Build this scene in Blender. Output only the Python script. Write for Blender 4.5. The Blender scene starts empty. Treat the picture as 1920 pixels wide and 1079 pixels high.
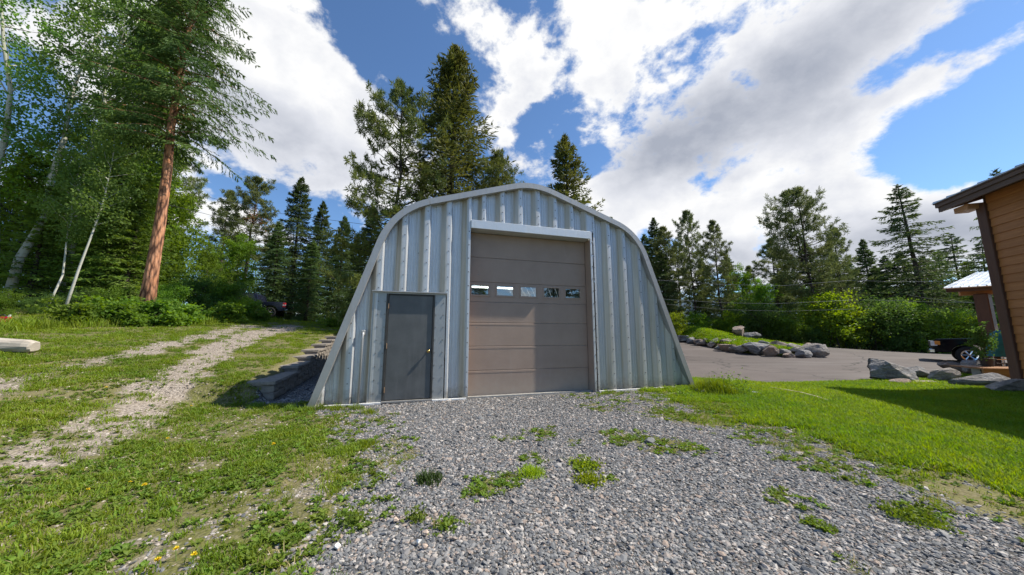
import bpy, bmesh, math, random
import numpy as np
from mathutils import Vector, Matrix, Euler

S = bpy.context.scene
C = S.collection
R = math.radians
rng = np.random.default_rng(7)
random.seed(7)

# ------------------------------------------------------------------ camera
F, CX, CY, HC = 625.0, 960.0, 539.5, 1.33          # focal length and centre in photo pixels, eye height in metres
PITCH = math.atan(90 / F)
cam_d = bpy.data.cameras.new('camera')
cam_d.sensor_width = 36; cam_d.lens = 36 * F / 1920
cam_d.clip_start = .05; cam_d.clip_end = 4000
cam = bpy.data.objects.new('camera', cam_d); C.objects.link(cam)
cam.location = (0, 0, HC); cam.rotation_euler = (R(90) + PITCH, 0, 0)
S.camera = cam
cp, sp = math.cos(PITCH), math.sin(PITCH)
def ray(x, y):
    u, v = x - CX, CY - y
    return np.array([u, F * cp - v * sp, F * sp + v * cp])
def at(x, y, Y):
    r = ray(x, y); return np.array([0, 0, HC]) + r * Y / r[1]

# ------------------------------------------------------------------ sun, sky, exposure
SUN_AZ, SUN_EL = R(6), R(50)                       # azimuth counted from +X towards +Y
sd = Vector((math.cos(SUN_EL) * math.cos(SUN_AZ), math.cos(SUN_EL) * math.sin(SUN_AZ), math.sin(SUN_EL)))
sun_d = bpy.data.lights.new('sun', 'SUN'); sun_d.energy = 4.9; sun_d.angle = R(.55); sun_d.color = (1, .94, .82)
sun = bpy.data.objects.new('sun', sun_d); C.objects.link(sun)
sun.rotation_euler = sd.to_track_quat('Z', 'Y').to_euler()
S.view_settings.view_transform = 'Standard'; S.view_settings.look = 'None'
S.view_settings.gamma = 1; S.view_settings.exposure = 0.48; S.view_settings.use_curve_mapping = False
S.render.engine = 'CYCLES'
S.cycles.max_bounces = 6; S.cycles.diffuse_bounces = 3; S.cycles.glossy_bounces = 3
S.cycles.transparent_max_bounces = 8; S.cycles.transmission_bounces = 4
S.cycles.use_denoising = True
S.cycles.caustics_reflective = False; S.cycles.caustics_refractive = False

W = bpy.data.worlds.new('World'); S.world = W; W.use_nodes = True
W.cycles.sampling_method = 'MANUAL'; W.cycles.sample_map_resolution = 256
def world():
    nt = W.node_tree; nt.nodes.clear(); N = nt.nodes; L = nt.links
    def nd(t, **k):
        n = N.new(t)
        for a, b in k.items(): setattr(n, a, b)
        return n
    def mth(op, a, b=None, clamp=False):
        n = nd('ShaderNodeMath', operation=op, use_clamp=clamp)
        for i, v in enumerate((a, b)):
            if v is None: continue
            if isinstance(v, (int, float)): n.inputs[i].default_value = v
            else: L.new(v, n.inputs[i])
        return n.outputs[0]
    def rng_(v, a, b, c, d, smooth=True):
        n = nd('ShaderNodeMapRange', interpolation_type='SMOOTHSTEP' if smooth else 'LINEAR')
        L.new(v, n.inputs[0])
        for i, q in enumerate((a, b, c, d)): n.inputs[i + 1].default_value = q
        return n.outputs[0]
    out = nd('ShaderNodeOutputWorld'); bg = nd('ShaderNodeBackground'); bg.inputs[1].default_value = .10
    L.new(bg.outputs[0], out.inputs[0])
    sky = nd('ShaderNodeTexSky', sky_type='NISHITA', sun_disc=False)
    sky.sun_elevation = SUN_EL; sky.sun_rotation = R(90) - SUN_AZ
    sky.air_density = 1.0; sky.dust_density = .25; sky.ozone_density = 2.2; sky.altitude = 900
    tc = nd('ShaderNodeTexCoord'); dirv = tc.outputs['Generated']
    # flat cloud layer coordinates
    sx = nd('ShaderNodeSeparateXYZ'); L.new(dirv, sx.inputs[0])
    cv = nd('ShaderNodeCombineXYZ')                     # slightly flattened, so that clouds are wider than tall
    L.new(sx.outputs[0], cv.inputs[0]); L.new(sx.outputs[1], cv.inputs[1]); L.new(mth('MULTIPLY', sx.outputs[2], 1.45), cv.inputs[2])
    def noise(scale, detail, rough, off=0.0, dist=0.0):
        n = nd('ShaderNodeTexNoise', noise_dimensions='3D')
        n.inputs['Scale'].default_value = scale; n.inputs['Detail'].default_value = detail
        n.inputs['Roughness'].default_value = rough; n.inputs['Distortion'].default_value = dist
        v = nd('ShaderNodeVectorMath', operation='ADD'); L.new(cv.outputs[0], v.inputs[0]); v.inputs[1].default_value = (off, off * .7, off * .3)
        L.new(v.outputs[0], n.inputs['Vector'])
        return n.outputs['Fac']
    def blobs(lst):
        acc = None
        for (px, py, rx, ry, w, tilt) in lst:
            r0 = ray(px, py); c0 = Vector(r0 / np.linalg.norm(r0)); k = 1 / np.linalg.norm(r0)
            e1 = Vector((c0.y, -c0.x, 0)).normalized(); e2 = e1.cross(c0).normalized()
            a = R(tilt); f1 = e1 * math.cos(a) + e2 * math.sin(a); f2 = f1.cross(c0).normalized()
            m = Matrix((f1, c0, f2)).transposed()
            mp = nd('ShaderNodeMapping', vector_type='TEXTURE')
            L.new(dirv, mp.inputs[0]); mp.inputs[1].default_value = c0
            mp.inputs[2].default_value = m.to_euler(); mp.inputs[3].default_value = (rx * k, 1.0, ry * k)
            ln = nd('ShaderNodeVectorMath', operation='LENGTH'); L.new(mp.outputs[0], ln.inputs[0])
            v = rng_(ln.outputs['Value'], 0.25, 1.25, w, 0.0)
            acc = v if acc is None else mth('ADD', acc, v)
        return acc
    cloud = blobs(CLOUDS); grey = blobs(GREYS)
    n1 = noise(5.2, 12, .60, 3.1, .15); n3 = noise(17, 8, .62, 5.9, .15); n0 = noise(1.4, 2, .5, 11.3)
    nn = mth('ADD', mth('MULTIPLY', mth('SUBTRACT', n1, .5), 3.3), mth('MULTIPLY', mth('SUBTRACT', n3, .5), 1.3))
    f = mth('ADD', mth('ADD', mth('MULTIPLY', cloud, .66), nn), mth('MULTIPLY', mth('SUBTRACT', n0, .5), .5))
    f = mth('ADD', f, .13)
    cover = rng_(f, .34, .86, 0, 1)
    n2 = noise(5.0, 9, .56, 7.7, .2)
    g = mth('ADD', mth('MULTIPLY', grey, .85), mth('MULTIPLY', mth('SUBTRACT', n2, .47), 1.35))
    g = mth('ADD', g, rng_(f, .6, 1.6, -.05, .14), clamp=True)
    cr = nd('ShaderNodeValToRGB'); L.new(g, cr.inputs[0])
    cr.color_ramp.elements[0].position = 0; cr.color_ramp.elements[0].color = (1, 1, 1, 1)
    cr.color_ramp.elements[1].position = 1; cr.color_ramp.elements[1].color = (.40, .435, .52, 1)
    e = cr.color_ramp.elements.new(.35); e.color = (.76, .78, .84, 1)
    sc = nd('ShaderNodeVectorMath', operation='SCALE'); L.new(cr.outputs[0], sc.inputs[0]); sc.inputs['Scale'].default_value = CLOUD_GAIN
    tint = nd('ShaderNodeVectorMath', operation='MULTIPLY'); L.new(sky.outputs[0], tint.inputs[0]); tint.inputs[1].default_value = SKY_TINT
    mix = nd('ShaderNodeMix', data_type='RGBA'); L.new(cover, mix.inputs[0]); L.new(tint.outputs[0], mix.inputs[6]); L.new(sc.outputs[0], mix.inputs[7])
    L.new(mix.outputs[2], bg.inputs[0])
CLOUD_GAIN = 7.4
SKY_TINT = (.92, 1.12, 1.28)
CLOUDS = [  # photo x, y, half width, half height, weight, tilt
    (480, 160, 330, 250, .95, -22), (660, 240, 300, 150, 1.0, -26), (250, 120, 300, 260, .5, 0),
    (860, 20, 190, 70, .75, -25), (960, 80, 110, 60, .55, -45),
    (1330, 110, 430, 170, .72, -10), (1560, 190, 330, 170, .62, 10), (1200, 50, 260, 110, .40, 0), (1130, 130, 160, 110, .35, -30), (1390, 190, 200, 110, .5, 8), (1250, 240, 140, 80, .35, 0),
    (1290, 395, 330, 90, .95, -8), (1560, 420, 330, 110, 1.0, 4), (1780, 450, 260, 100, .9, 0), (1160, 360, 130, 80, .7, 0), (1400, 300, 300, 90, .45, 0),
    (1760, 150, 190, 60, .6, 18), (940, 225, 50, 60, .75, 0), (1100, 255, 70, 35, .6, 0), (390, 410, 190, 70, 1.0, 0), (985, 310, 90, 60, .7, 0), (1010, 175, 30, 20, .5, 0),
    (1690, 25, 190, 40, .6, 15), (120, 370, 160, 90, .7, 0), (1540, 500, 600, 60, .8, 0),
    (720, 90, 190, 95, -1.0, -38), (830, 150, 100, 90, -.6, -40), (1880, 250, 200, 150, -1.3, 25), (1800, 70, 200, 40, -.5, 12),
    (520, 385, 180, 45, -.6, -12), (985, 230, 40, 110, -.45, -40), (1130, 300, 120, 40, -.5, -25), (640, 40, 80, 60, -.4, 0), (1910, 60, 120, 160, -.6, 0), (60, 230, 160, 120, -.5, 0), (1330, 50, 70, 40, -.5, 0), (1440, 335, 60, 22, -.6, 0), (1310, 345, 60, 30, -.5, 0)]
GREYS = [(1400, 205, 290, 110, .82, 14), (1270, 250, 190, 70, .38, 10), (540, 290, 260, 90, .42, -15), (450, 200, 150, 110, .22, 0), (1650, 460, 420, 70, .55, 0), (1850, 410, 160, 60, .25, 0), (1400, 480, 200, 60, .3, 0)]
world()

# ------------------------------------------------------------------ helpers
def mesh_np(name, V, Fc, smooth=False):
    V = np.asarray(V, np.float32).reshape(-1, 3); Fc = np.asarray(Fc, np.int32)
    me = bpy.data.meshes.new(name); n, k = Fc.shape
    me.vertices.add(len(V)); me.vertices.foreach_set('co', V.ravel())
    me.loops.add(n * k); me.loops.foreach_set('vertex_index', Fc.ravel())
    me.polygons.add(n); me.polygons.foreach_set('loop_start', np.arange(0, n * k, k, dtype=np.int32))
    me.polygons.foreach_set('loop_total', np.full(n, k, np.int32))
    if smooth: me.polygons.foreach_set('use_smooth', np.ones(n, bool))
    me.update(calc_edges=True); me.validate()
    return me
def link(name, me, mat=None, parent=None, loc=None, rz=None):
    o = bpy.data.objects.new(name, me); C.objects.link(o)
    if mat is not None and me is not None and not me.materials: me.materials.append(mat)
    if parent: o.parent = parent
    if loc is not None: o.location = tuple(float(v) for v in loc)
    if rz is not None: o.rotation_euler = (0, 0, rz)
    return o
def tag(o, label=None, cat=None, group=None, kind=None):
    if label: o['label'] = label
    if cat: o['category'] = cat
    if group: o['group'] = group
    if kind: o['kind'] = kind
    return o
def empty(name, loc, rz=0.0, label=None, cat=None, group=None):
    o = bpy.data.objects.new(name, None); C.objects.link(o)
    o.location = tuple(float(v) for v in loc); o.rotation_euler = (0, 0, rz); o.empty_display_size = .2
    return tag(o, label, cat, group)
class MB:
    """collects shapes into one mesh"""
    def __init__(s): s.v = []; s.f = []
    def add(s, V, Fc):
        b = len(s.v); s.v += [tuple(map(float, p)) for p in V]; s.f += [tuple(b + i for i in q) for q in Fc]; return s
    def box(s, x0, x1, y0, y1, z0, z1, c=0.0):
        if c <= 0:
            V = [(x0,y0,z0),(x1,y0,z0),(x1,y1,z0),(x0,y1,z0),(x0,y0,z1),(x1,y0,z1),(x1,y1,z1),(x0,y1,z1)]
            return s.add(V, [(0,3,2,1),(4,5,6,7),(0,1,5,4),(1,2,6,5),(2,3,7,6),(3,0,4,7)])
        bm = bmesh.new(); bmesh.ops.create_cube(bm, size=1)
        for v in bm.verts:
            v.co = Vector(((x0+x1)/2 + v.co.x*(x1-x0), (y0+y1)/2 + v.co.y*(y1-y0), (z0+z1)/2 + v.co.z*(z1-z0)))
        bmesh.ops.bevel(bm, geom=list(bm.edges), offset=c, segments=1, affect='EDGES', profile=.5)
        bm.verts.index_update(); s.add([v.co for v in bm.verts], [[v.index for v in f.verts] for f in bm.faces]); bm.free(); return s
    def tube(s, pts, rad, n=6, cap=True):
        pts = [Vector(p) for p in pts]
        if isinstance(rad, (int, float)): rad = [rad] * len(pts)
        b = len(s.v); prev = None
        for i, p in enumerate(pts):
            t = (pts[min(i+1, len(pts)-1)] - pts[max(i-1, 0)]).normalized()
            if prev is None: a = t.orthogonal().normalized()
            else: a = (prev - t * prev.dot(t)).normalized()
            prev = a; c = t.cross(a)
            for k in range(n):
                q = 2*math.pi*k/n; s.v.append(tuple(p + (a*math.cos(q) + c*math.sin(q)) * rad[i]))
        for i in range(len(pts)-1):
            for k in range(n):
                k2 = (k+1) % n; s.f.append((b+i*n+k, b+i*n+k2, b+(i+1)*n+k2, b+(i+1)*n+k))
        if cap:
            s.f.append(tuple(b+k for k in reversed(range(n)))); s.f.append(tuple(b+(len(pts)-1)*n+k for k in range(n)))
        return s
    def prism(s, poly, y0, y1):
        """polygon in (x, z) extruded along y"""
        n = len(poly); V = [(x, y0, z) for x, z in poly] + [(x, y1, z) for x, z in poly]
        Fc = [tuple(range(n)), tuple(reversed(range(n, 2*n)))] + [(i, n+i, n+(i+1) % n, (i+1) % n) for i in range(n)]
        return s.add(V, Fc)
    def mesh(s, name, smooth=False):
        me = bpy.data.meshes.new(name); me.from_pydata(s.v, [], s.f)
        bm = bmesh.new(); bm.from_mesh(me); bmesh.ops.recalc_face_normals(bm, faces=bm.faces); bm.to_mesh(me); bm.free()
        if smooth: me.polygons.foreach_set('use_smooth', np.ones(len(me.polygons), bool))
        me.update(); return me
    def build(s, name, mat, parent=None, smooth=False, loc=None, rz=None):
        return link(name, s.mesh(name, smooth), mat, parent, loc, rz)
def bevel(o, w, seg=2):
    m = o.modifiers.new('bevel', 'BEVEL'); m.width = w; m.segments = seg; m.limit_method = 'ANGLE'; m.angle_limit = R(35); return o
def sm(t): t = np.clip(t, 0, 1); return t*t*(3-2*t)
def hsh(i, j, s):
    n = (i.astype(np.int64)*374761393 + j.astype(np.int64)*668265263 + s*1442695041) & 0x7fffffff
    n = ((n ^ (n >> 13)) * 1274126177) & 0x7fffffff
    return ((n ^ (n >> 16)) & 0xffff) / 65535.0
def vn(x, y, f, s=0):
    x = np.asarray(x, float)*f; y = np.asarray(y, float)*f
    i = np.floor(x); j = np.floor(y); a = sm(x-i); b = sm(y-j)
    return (hsh(i,j,s)*(1-a)+hsh(i+1,j,s)*a)*(1-b) + (hsh(i,j+1,s)*(1-a)+hsh(i+1,j+1,s)*a)*b
def fbm(x, y, f, s=0, o=4):
    r = 0; w = .5; t = 0
    for k in range(o): r = r + w*vn(x, y, f*2**k, s+k*17); t += w; w *= .55
    return r/t

# ------------------------------------------------------------------ materials
class Mt:
    def __init__(s, name):
        s.m = bpy.data.materials.new(name); s.m.use_nodes = True; s.nt = s.m.node_tree
        s.N = s.nt.nodes; s.L = s.nt.links; s.b = s.N['Principled BSDF']; s.tc = None
    def nd(s, t, **k):
        n = s.N.new(t)
        for a, b in k.items(): setattr(n, a, b)
        return n
    def put(s, v, sock):
        if isinstance(v, bpy.types.NodeSocket): s.L.new(v, sock)
        else: sock.default_value = v
    def coord(s, kind='Object', scale=(1,1,1)):
        if s.tc is None: s.tc = s.nd('ShaderNodeTexCoord')
        m = s.nd('ShaderNodeMapping'); s.L.new(s.tc.outputs[kind], m.inputs[0]); m.inputs[3].default_value = scale; return m.outputs[0]
    def world(s, scale=(1,1,1)):
        g = s.nd('ShaderNodeNewGeometry'); m = s.nd('ShaderNodeMapping'); s.L.new(g.outputs['Position'], m.inputs[0]); m.inputs[3].default_value = scale; return m.outputs[0]
    def noise(s, vec, sc, det=4, ro=.5, di=0.0):
        n = s.nd('ShaderNodeTexNoise'); s.L.new(vec, n.inputs['Vector']); n.inputs['Scale'].default_value = sc
        n.inputs['Detail'].default_value = det; n.inputs['Roughness'].default_value = ro; n.inputs['Distortion'].default_value = di; return n.outputs['Fac']
    def vor(s, vec, sc, out='Distance', feat='F1'):
        n = s.nd('ShaderNodeTexVoronoi', feature=feat); s.L.new(vec, n.inputs['Vector']); n.inputs['Scale'].default_value = sc; return n.outputs[out]
    def ramp(s, fac, *st):
        r = s.nd('ShaderNodeValToRGB'); s.L.new(fac, r.inputs[0]); e = r.color_ramp.elements
        for i, (p, c) in enumerate(st):
            q = e[i] if i < 2 else e.new(p)
            q.position = p; q.color = tuple(c) + (1,) if len(c) == 3 else c
        return r.outputs[0]
    def rg(s, v, a, b, c=0.0, d=1.0):
        n = s.nd('ShaderNodeMapRange'); s.L.new(v, n.inputs[0])
        for i, q in enumerate((a, b, c, d)): n.inputs[i+1].default_value = q
        return n.outputs[0]
    def mix(s, f, a, b, bt='MIX'):
        n = s.nd('ShaderNodeMix', data_type='RGBA', blend_type=bt)
        for v, i in ((f, 0), (a, 6), (b, 7)):
            if isinstance(v, tuple) and len(v) == 3: v = v + (1,)
            s.put(v, n.inputs[i])
        return n.outputs[2]
    def mul(s, a, b):
        n = s.nd('ShaderNodeMath', operation='MULTIPLY'); s.put(a, n.inputs[0]); s.put(b, n.inputs[1]); return n.outputs[0]
    def add(s, a, b):
        n = s.nd('ShaderNodeMath', operation='ADD'); s.put(a, n.inputs[0]); s.put(b, n.inputs[1]); return n.outputs[0]
    def bump(s, h, st=.5, d=.02):
        n = s.nd('ShaderNodeBump'); n.inputs['Strength'].default_value = st; n.inputs['Distance'].default_value = d
        s.L.new(h, n.inputs['Height']); s.L.new(n.outputs[0], s.b.inputs['Normal']); return n.outputs[0]
    def rand(s):
        return s.nd('ShaderNodeObjectInfo').outputs['Random']
    def fin(s, col=None, rough=.6, metal=0.0, spec=.4):
        if col is not None: s.put(col if not (isinstance(col, tuple) and len(col) == 3) else col + (1,), s.b.inputs['Base Color'])
        s.put(rough, s.b.inputs['Roughness']); s.put(metal, s.b.inputs['Metallic']); s.b.inputs['Specular IOR Level'].default_value = spec
        return s.m
def plain(name, col, rough=.5, metal=0.0, spec=.4, var=.25, sc=6.0, bump=0.0):
    m = Mt(name); n = m.noise(m.coord(), sc, 5, .6)
    lo = tuple(c*(1-var) for c in col); hi = tuple(min(1, c*(1+var)) for c in col)
    if bump: m.bump(n, bump, .02)
    return m.fin(m.ramp(n, (.3, lo), (.7, hi)), m.rg(n, .3, .7, max(0, rough-.08), min(1, rough+.08)), metal, spec)
def leafmat(name, c1, c2, trans=.35, tcol=None, nsc=.5, spec=.15):
    """foliage: diffuse face plus light passing through"""
    m = Mt(name); v = m.world(); n = m.noise(v, nsc, 3, .6); n2 = m.noise(v, nsc*9, 2, .5)
    col = m.mix(m.rg(m.add(n, m.mul(n2, .5)), .5, 1.0), c1, c2)
    hs = m.nd('ShaderNodeHueSaturation'); m.L.new(col, hs.inputs['Color'])
    r = m.rand(); m.L.new(m.rg(r, 0, 1, .485, .515), hs.inputs['Hue']); m.L.new(m.rg(r, 0, 1, .8, 1.2), hs.inputs['Value'])
    m.fin(hs.outputs[0], .6, 0, spec)
    t = m.nd('ShaderNodeBsdfTranslucent')
    h2 = m.nd('ShaderNodeHueSaturation'); m.L.new(hs.outputs[0], h2.inputs['Color']); h2.inputs['Saturation'].default_value = 1.15; h2.inputs['Value'].default_value = 1.5; h2.inputs['Hue'].default_value = .487
    m.L.new(h2.outputs[0], t.inputs[0])
    mx = m.nd('ShaderNodeMixShader'); mx.inputs[0].default_value = trans
    m.L.new(m.b.outputs[0], mx.inputs[1]); m.L.new(t.outputs[0], mx.inputs[2])
    m.L.new(mx.outputs[0], m.N['Material Output'].inputs[0]); return m.m

def mat_galv(name, dirt_and_reflection=1.0, tint=(.66, .69, .72), metal=.55):
    m = Mt(name); v = m.coord('Object')
    sp_ = m.vor(m.coord('Object', (1,1,1)), 38, 'Color')                       # spangle
    st = m.noise(m.coord('Object', (11, 11, .30)), 1.0, 6, .65)                  # runs down the sheet
    st2 = m.noise(m.coord('Object', (26, 26, .55)), 1.0, 4, .6)
    bl = m.noise(v, 1.3, 4, .6)
    s2 = m.nd('ShaderNodeSeparateColor'); m.L.new(sp_, s2.inputs[0])
    col = m.mix(m.rg(s2.outputs[0], 0, 1, 0, .18), tint, tuple(c*.72 for c in tint))
    at_ = m.nd('ShaderNodeAttribute', attribute_name='flank_reflection')                   # tan painted on left-facing rib flanks, standing for reflected surroundings
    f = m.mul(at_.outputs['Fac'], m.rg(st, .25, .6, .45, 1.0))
    col = m.mix(m.mul(f, .92*dirt_and_reflection), col, (.40, .35, .265))
    col = m.mix(m.mul(m.rg(st, .54, .74), .70*dirt_and_reflection), col, (.30, .27, .205))
    col = m.mix(m.mul(m.rg(st2, .60, .75), .45*dirt_and_reflection), col, (.30, .28, .24))
    col = m.mix(m.mul(m.rg(bl, .55, .8), .4*dirt_and_reflection), col, (.45, .46, .44))
    zz = m.nd('ShaderNodeSeparateXYZ'); m.L.new(v, zz.inputs[0]); sp2 = m.noise(v, 9, 6, .7)      # mud thrown up along the foot
    col = m.mix(m.mul(m.rg(m.add(m.mul(zz.outputs[2], 1.6), m.mul(sp2, -.9)), -.42, .05, .75, 0), dirt_and_reflection), col, (.20, .175, .135))
    m.bump(m.add(bl, m.mul(st2, .12)), .22, .04)
    return m.fin(col, m.rg(m.add(st, m.mul(s2.outputs[0], .25)), .3, .9, .36, .54), m.rg(f, 0, 1, metal, metal*.6), .5)
M = {}
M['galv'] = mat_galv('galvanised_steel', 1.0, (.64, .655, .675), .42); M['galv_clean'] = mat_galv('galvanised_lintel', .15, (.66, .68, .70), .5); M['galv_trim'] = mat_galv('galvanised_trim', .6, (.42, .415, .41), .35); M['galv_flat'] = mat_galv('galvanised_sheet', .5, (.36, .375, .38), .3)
M['bolt'] = plain('bolt_zinc', (.26, .25, .24), .5, .4)
M['white_strip'] = plain('white_base_strip', (.75, .74, .72), .5)
def mat_door():
    m = Mt('taupe_door_paint'); n = m.noise(m.coord(), 2.2, 5, .6); g = m.noise(m.coord('Object', (3, 3, 60)), 4, 3, .6)
    col = m.mix(m.rg(n, .3, .75), (.325, .240, .190), (.385, .288, .230))
    low = m.noise(m.coord('Object', (6, 6, 1)), 1, 5, .7)
    col = m.mix(m.mul(m.rg(low, .58, .8), .35), col, (.44, .37, .31))
    zz = m.nd('ShaderNodeSeparateXYZ'); m.L.new(m.coord(), zz.inputs[0]); sp2 = m.noise(m.coord(), 7, 6, .7)
    col = m.mix(m.rg(m.add(m.mul(zz.outputs[2], 1.1), m.mul(sp2, -.9)), -.45, .10, .6, 0), col, (.40, .345, .285))   # dust kicked up onto the foot of the door
    em = m.noise(m.coord('Object', (2.5, 2.5, 40)), 3, 4, .7)
    m.bump(m.add(m.mul(g, .5), em), .28, .006); return m.fin(col, .5, 0, .35)
M['door'] = mat_door()
def mat_mandoor():
    m = Mt('grey_steel_door'); n = m.noise(m.coord(), 3, 6, .65); st = m.noise(m.coord('Object', (7, 7, .6)), 1, 5, .6)
    col = m.mix(m.rg(n, .3, .75), (.085, .088, .088), (.13, .133, .132)); col = m.mix(m.mul(m.rg(st, .55, .8), .5), col, (.18, .18, .175))
    return m.fin(col, m.rg(n, .3, .7, .4, .55), 0, .45)
M['mandoor'] = mat_mandoor()
M['dark_frame'] = plain('dark_door_frame', (.05, .048, .045), .5); M['brass'] = plain('brass', (.62, .42, .16), .25, 1.0, .5, .15); M['copper'] = plain('worn_hinge', (.42, .27, .17), .45, .7)
def mat_glass(name='window_glass'):
    m = Mt(name); m.N.remove(m.b)
    t = m.nd('ShaderNodeBsdfTransparent'); t.inputs[0].default_value = (.75, .8, .8, 1)
    g = m.nd('ShaderNodeBsdfGlossy'); g.inputs['Roughness'].default_value = .015; g.inputs[0].default_value = (.9, .93, .95, 1)
    fr = m.nd('ShaderNodeFresnel'); fr.inputs[0].default_value = 1.6
    mx = m.nd('ShaderNodeMixShader'); ad = m.nd('ShaderNodeMath', operation='ADD', use_clamp=True); m.L.new(fr.outputs[0], ad.inputs[0]); ad.inputs[1].default_value = .13
    m.L.new(ad.outputs[0], mx.inputs[0]); m.L.new(t.outputs[0], mx.inputs[1]); m.L.new(g.outputs[0], mx.inputs[2]); m.L.new(mx.outputs[0], m.N['Material Output'].inputs[0]); return m.m
M['glass'] = mat_glass()
def emit(name, col, st):
    m = Mt(name); m.b.inputs['Emission Color'].default_value = col + (1,); m.b.inputs['Emission Strength'].default_value = st; return m.fin((.8, .8, .8), .5)
M['tube'] = emit('lit_fluorescent_tube', (1, .96, .86), 5.0)
M['interior'] = plain('dim_interior', (.10, .10, .10), .8); M['concrete'] = plain('concrete', (.33, .32, .30), .85, 0, .3, .2, 9, .2)
def mat_block():
    m = Mt('grey_concrete_block'); v = m.coord(); n = m.noise(v, 9, 6, .7); n2 = m.noise(v, 60, 3, .6); r = m.rand()
    col = m.mix(m.rg(n, .3, .75), (.20, .172, .145), (.34, .30, .26)); col = m.mix(m.mul(r, .35), col, (.21, .185, .16))
    m.bump(m.add(n, m.mul(n2, .35)), .7, .03); return m.fin(col, .92, 0, .2)
M['block'] = mat_block()
def mat_rock():
    m = Mt('boulder'); v = m.world(); n = m.noise(v, 2.2, 8, .65, .5); n2 = m.noise(m.world((2, 2, 7)), 1.6, 6, .65, .4); n3 = m.noise(v, 16, 5, .65); r = m.rand()
    a = m.ramp(r, (0, (.27, .27, .28)), (1, (.44, .33, .25)), (.25, (.37, .32, .27)), (.45, (.22, .23, .25)), (.65, (.46, .39, .33)), (.82, (.34, .24, .19)))
    col = m.mix(m.rg(n, .42, .64), a, (.10, .098, .098)); col = m.mix(m.mul(m.rg(n2, .50, .70), .75), col, (.46, .41, .36))
    col = m.mix(m.mul(m.rg(n3, .52, .72), .45), col, (.10, .10, .095)); m.bump(m.add(n2, m.mul(n3, .6)), .9, .10)
    return m.fin(col, .9, 0, .2)
M['rock'] = mat_rock()
def mat_asphalt():
    m = Mt('asphalt'); v = m.world(); n = m.noise(v, .22, 6, .62, .6); n2 = m.noise(v, 38, 3, .6); n3 = m.noise(m.world((.25, 1.6, 1)), .8, 5, .6)
    col = m.mix(m.rg(n, .3, .7), (.082, .066, .059), (.130, .108, .098)); col = m.mix(m.mul(m.rg(n3, .5, .72), .55), col, (.185, .165, .155))
    col = m.mix(m.mul(m.rg(n2, .5, .75), .4), col, (.19, .16, .14)); wv = m.nd('ShaderNodeVectorMath', operation='ADD'); m.L.new(v, wv.inputs[0]); nz = m.nd('ShaderNodeTexNoise'); m.L.new(v, nz.inputs['Vector']); nz.inputs['Scale'].default_value = .9; nz.inputs['Detail'].default_value = 5; m.L.new(nz.outputs['Color'], wv.inputs[1])
    ck = m.vor(wv.outputs[0], .22, 'Distance', 'DISTANCE_TO_EDGE'); col = m.mix(m.rg(ck, .002, .007, .8, 0), col, (.03, .026, .024))
    oil = m.noise(v, .55, 3, .5); col = m.mix(m.mul(m.rg(oil, .60, .72), .5), col, (.05, .042, .038))
    m.bump(n2, .35, .01); return m.fin(col, m.rg(n, .3, .7, .72, .88), 0, .3)
M['asphalt'] = mat_asphalt()
def mat_wood(name, a, b, axis=(1.2, 1.2, 14), rough=.55, rv=.3):
    m = Mt(name); n = m.noise(m.coord('Object', axis), 1.6, 6, .65, .6); k = m.noise(m.coord(), .9, 3, .5); r = m.rand()
    col = m.mix(m.rg(n, .3, .72), a, b); col = m.mix(m.mul(m.rg(k, .5, .8), .4), col, tuple(x*.6 for x in a)); col = m.mix(m.mul(r, rv), col, tuple(x*.62 for x in a))
    m.bump(n, .25, .01); return m.fin(col, rough, 0, .35)
M['siding'] = mat_wood('cedar_siding', (.30, .115, .036), (.46, .205, .066)); M['post'] = mat_wood('dark_stained_timber', (.075, .032, .019), (.13, .060, .033), (6, 6, .6))
M['fascia'] = mat_wood('brown_fascia', (.075, .046, .034), (.135, .085, .06), (1.2, 1.2, 14)); M['soffit'] = mat_wood('pine_soffit', (.40, .20, .10), (.55, .30, .16))
M['deck'] = mat_wood('deck_board', (.28, .13, .055), (.42, .22, .10)); M['log'] = mat_wood('grey_weathered_log', (.36, .31, .25), (.55, .49, .41), (.8, 8, 8), .85)
M['metalroof'] = plain('pale_metal_roof', (.55, .57, .58), .33, .75, .5, .08, 3)
M['black_paint'] = plain('black_car_paint', (.005, .0055, .008), .10, 0, .18, .1); M['navy_paint'] = plain('dark_navy_car_paint', (.012, .014, .030), .2, 0, .6, .1)
M['chrome'] = plain('chrome', (.62, .62, .62), .16, 1.0); M['tyre'] = plain('tyre_rubber', (.018, .018, .018), .8); M['amber'] = plain('amber_lens', (.75, .26, .03), .25); M['red_lens'] = plain('red_lens', (.55, .02, .02), .2); M['clear_lens'] = plain('clear_lens', (.65, .65, .66), .15)
M['car_glass'] = plain('car_glass', (.03, .04, .045), .05, 0, .7); M['black_plastic'] = plain('black_plastic', (.02, .02, .02), .6)
M['teal'] = plain('teal_fabric', (.010, .15, .19), .6, 0, .4, .35, 5, .3); M['pot'] = plain('dark_plant_pot', (.035, .032, .03), .6); M['red'] = plain('red_plastic', (.45, .012, .02), .4); M['white'] = plain('white_plastic', (.8, .8, .8), .4)
M['wire'] = plain('grey_cable', (.20, .20, .205), .9, 0, .1); M['pole'] = mat_wood('weathered_pole', (.16, .14, .12), (.26, .23, .20), (8, 8, .5)); M['rope'] = plain('pale_rope', (.62, .52, .36), .8)
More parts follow.
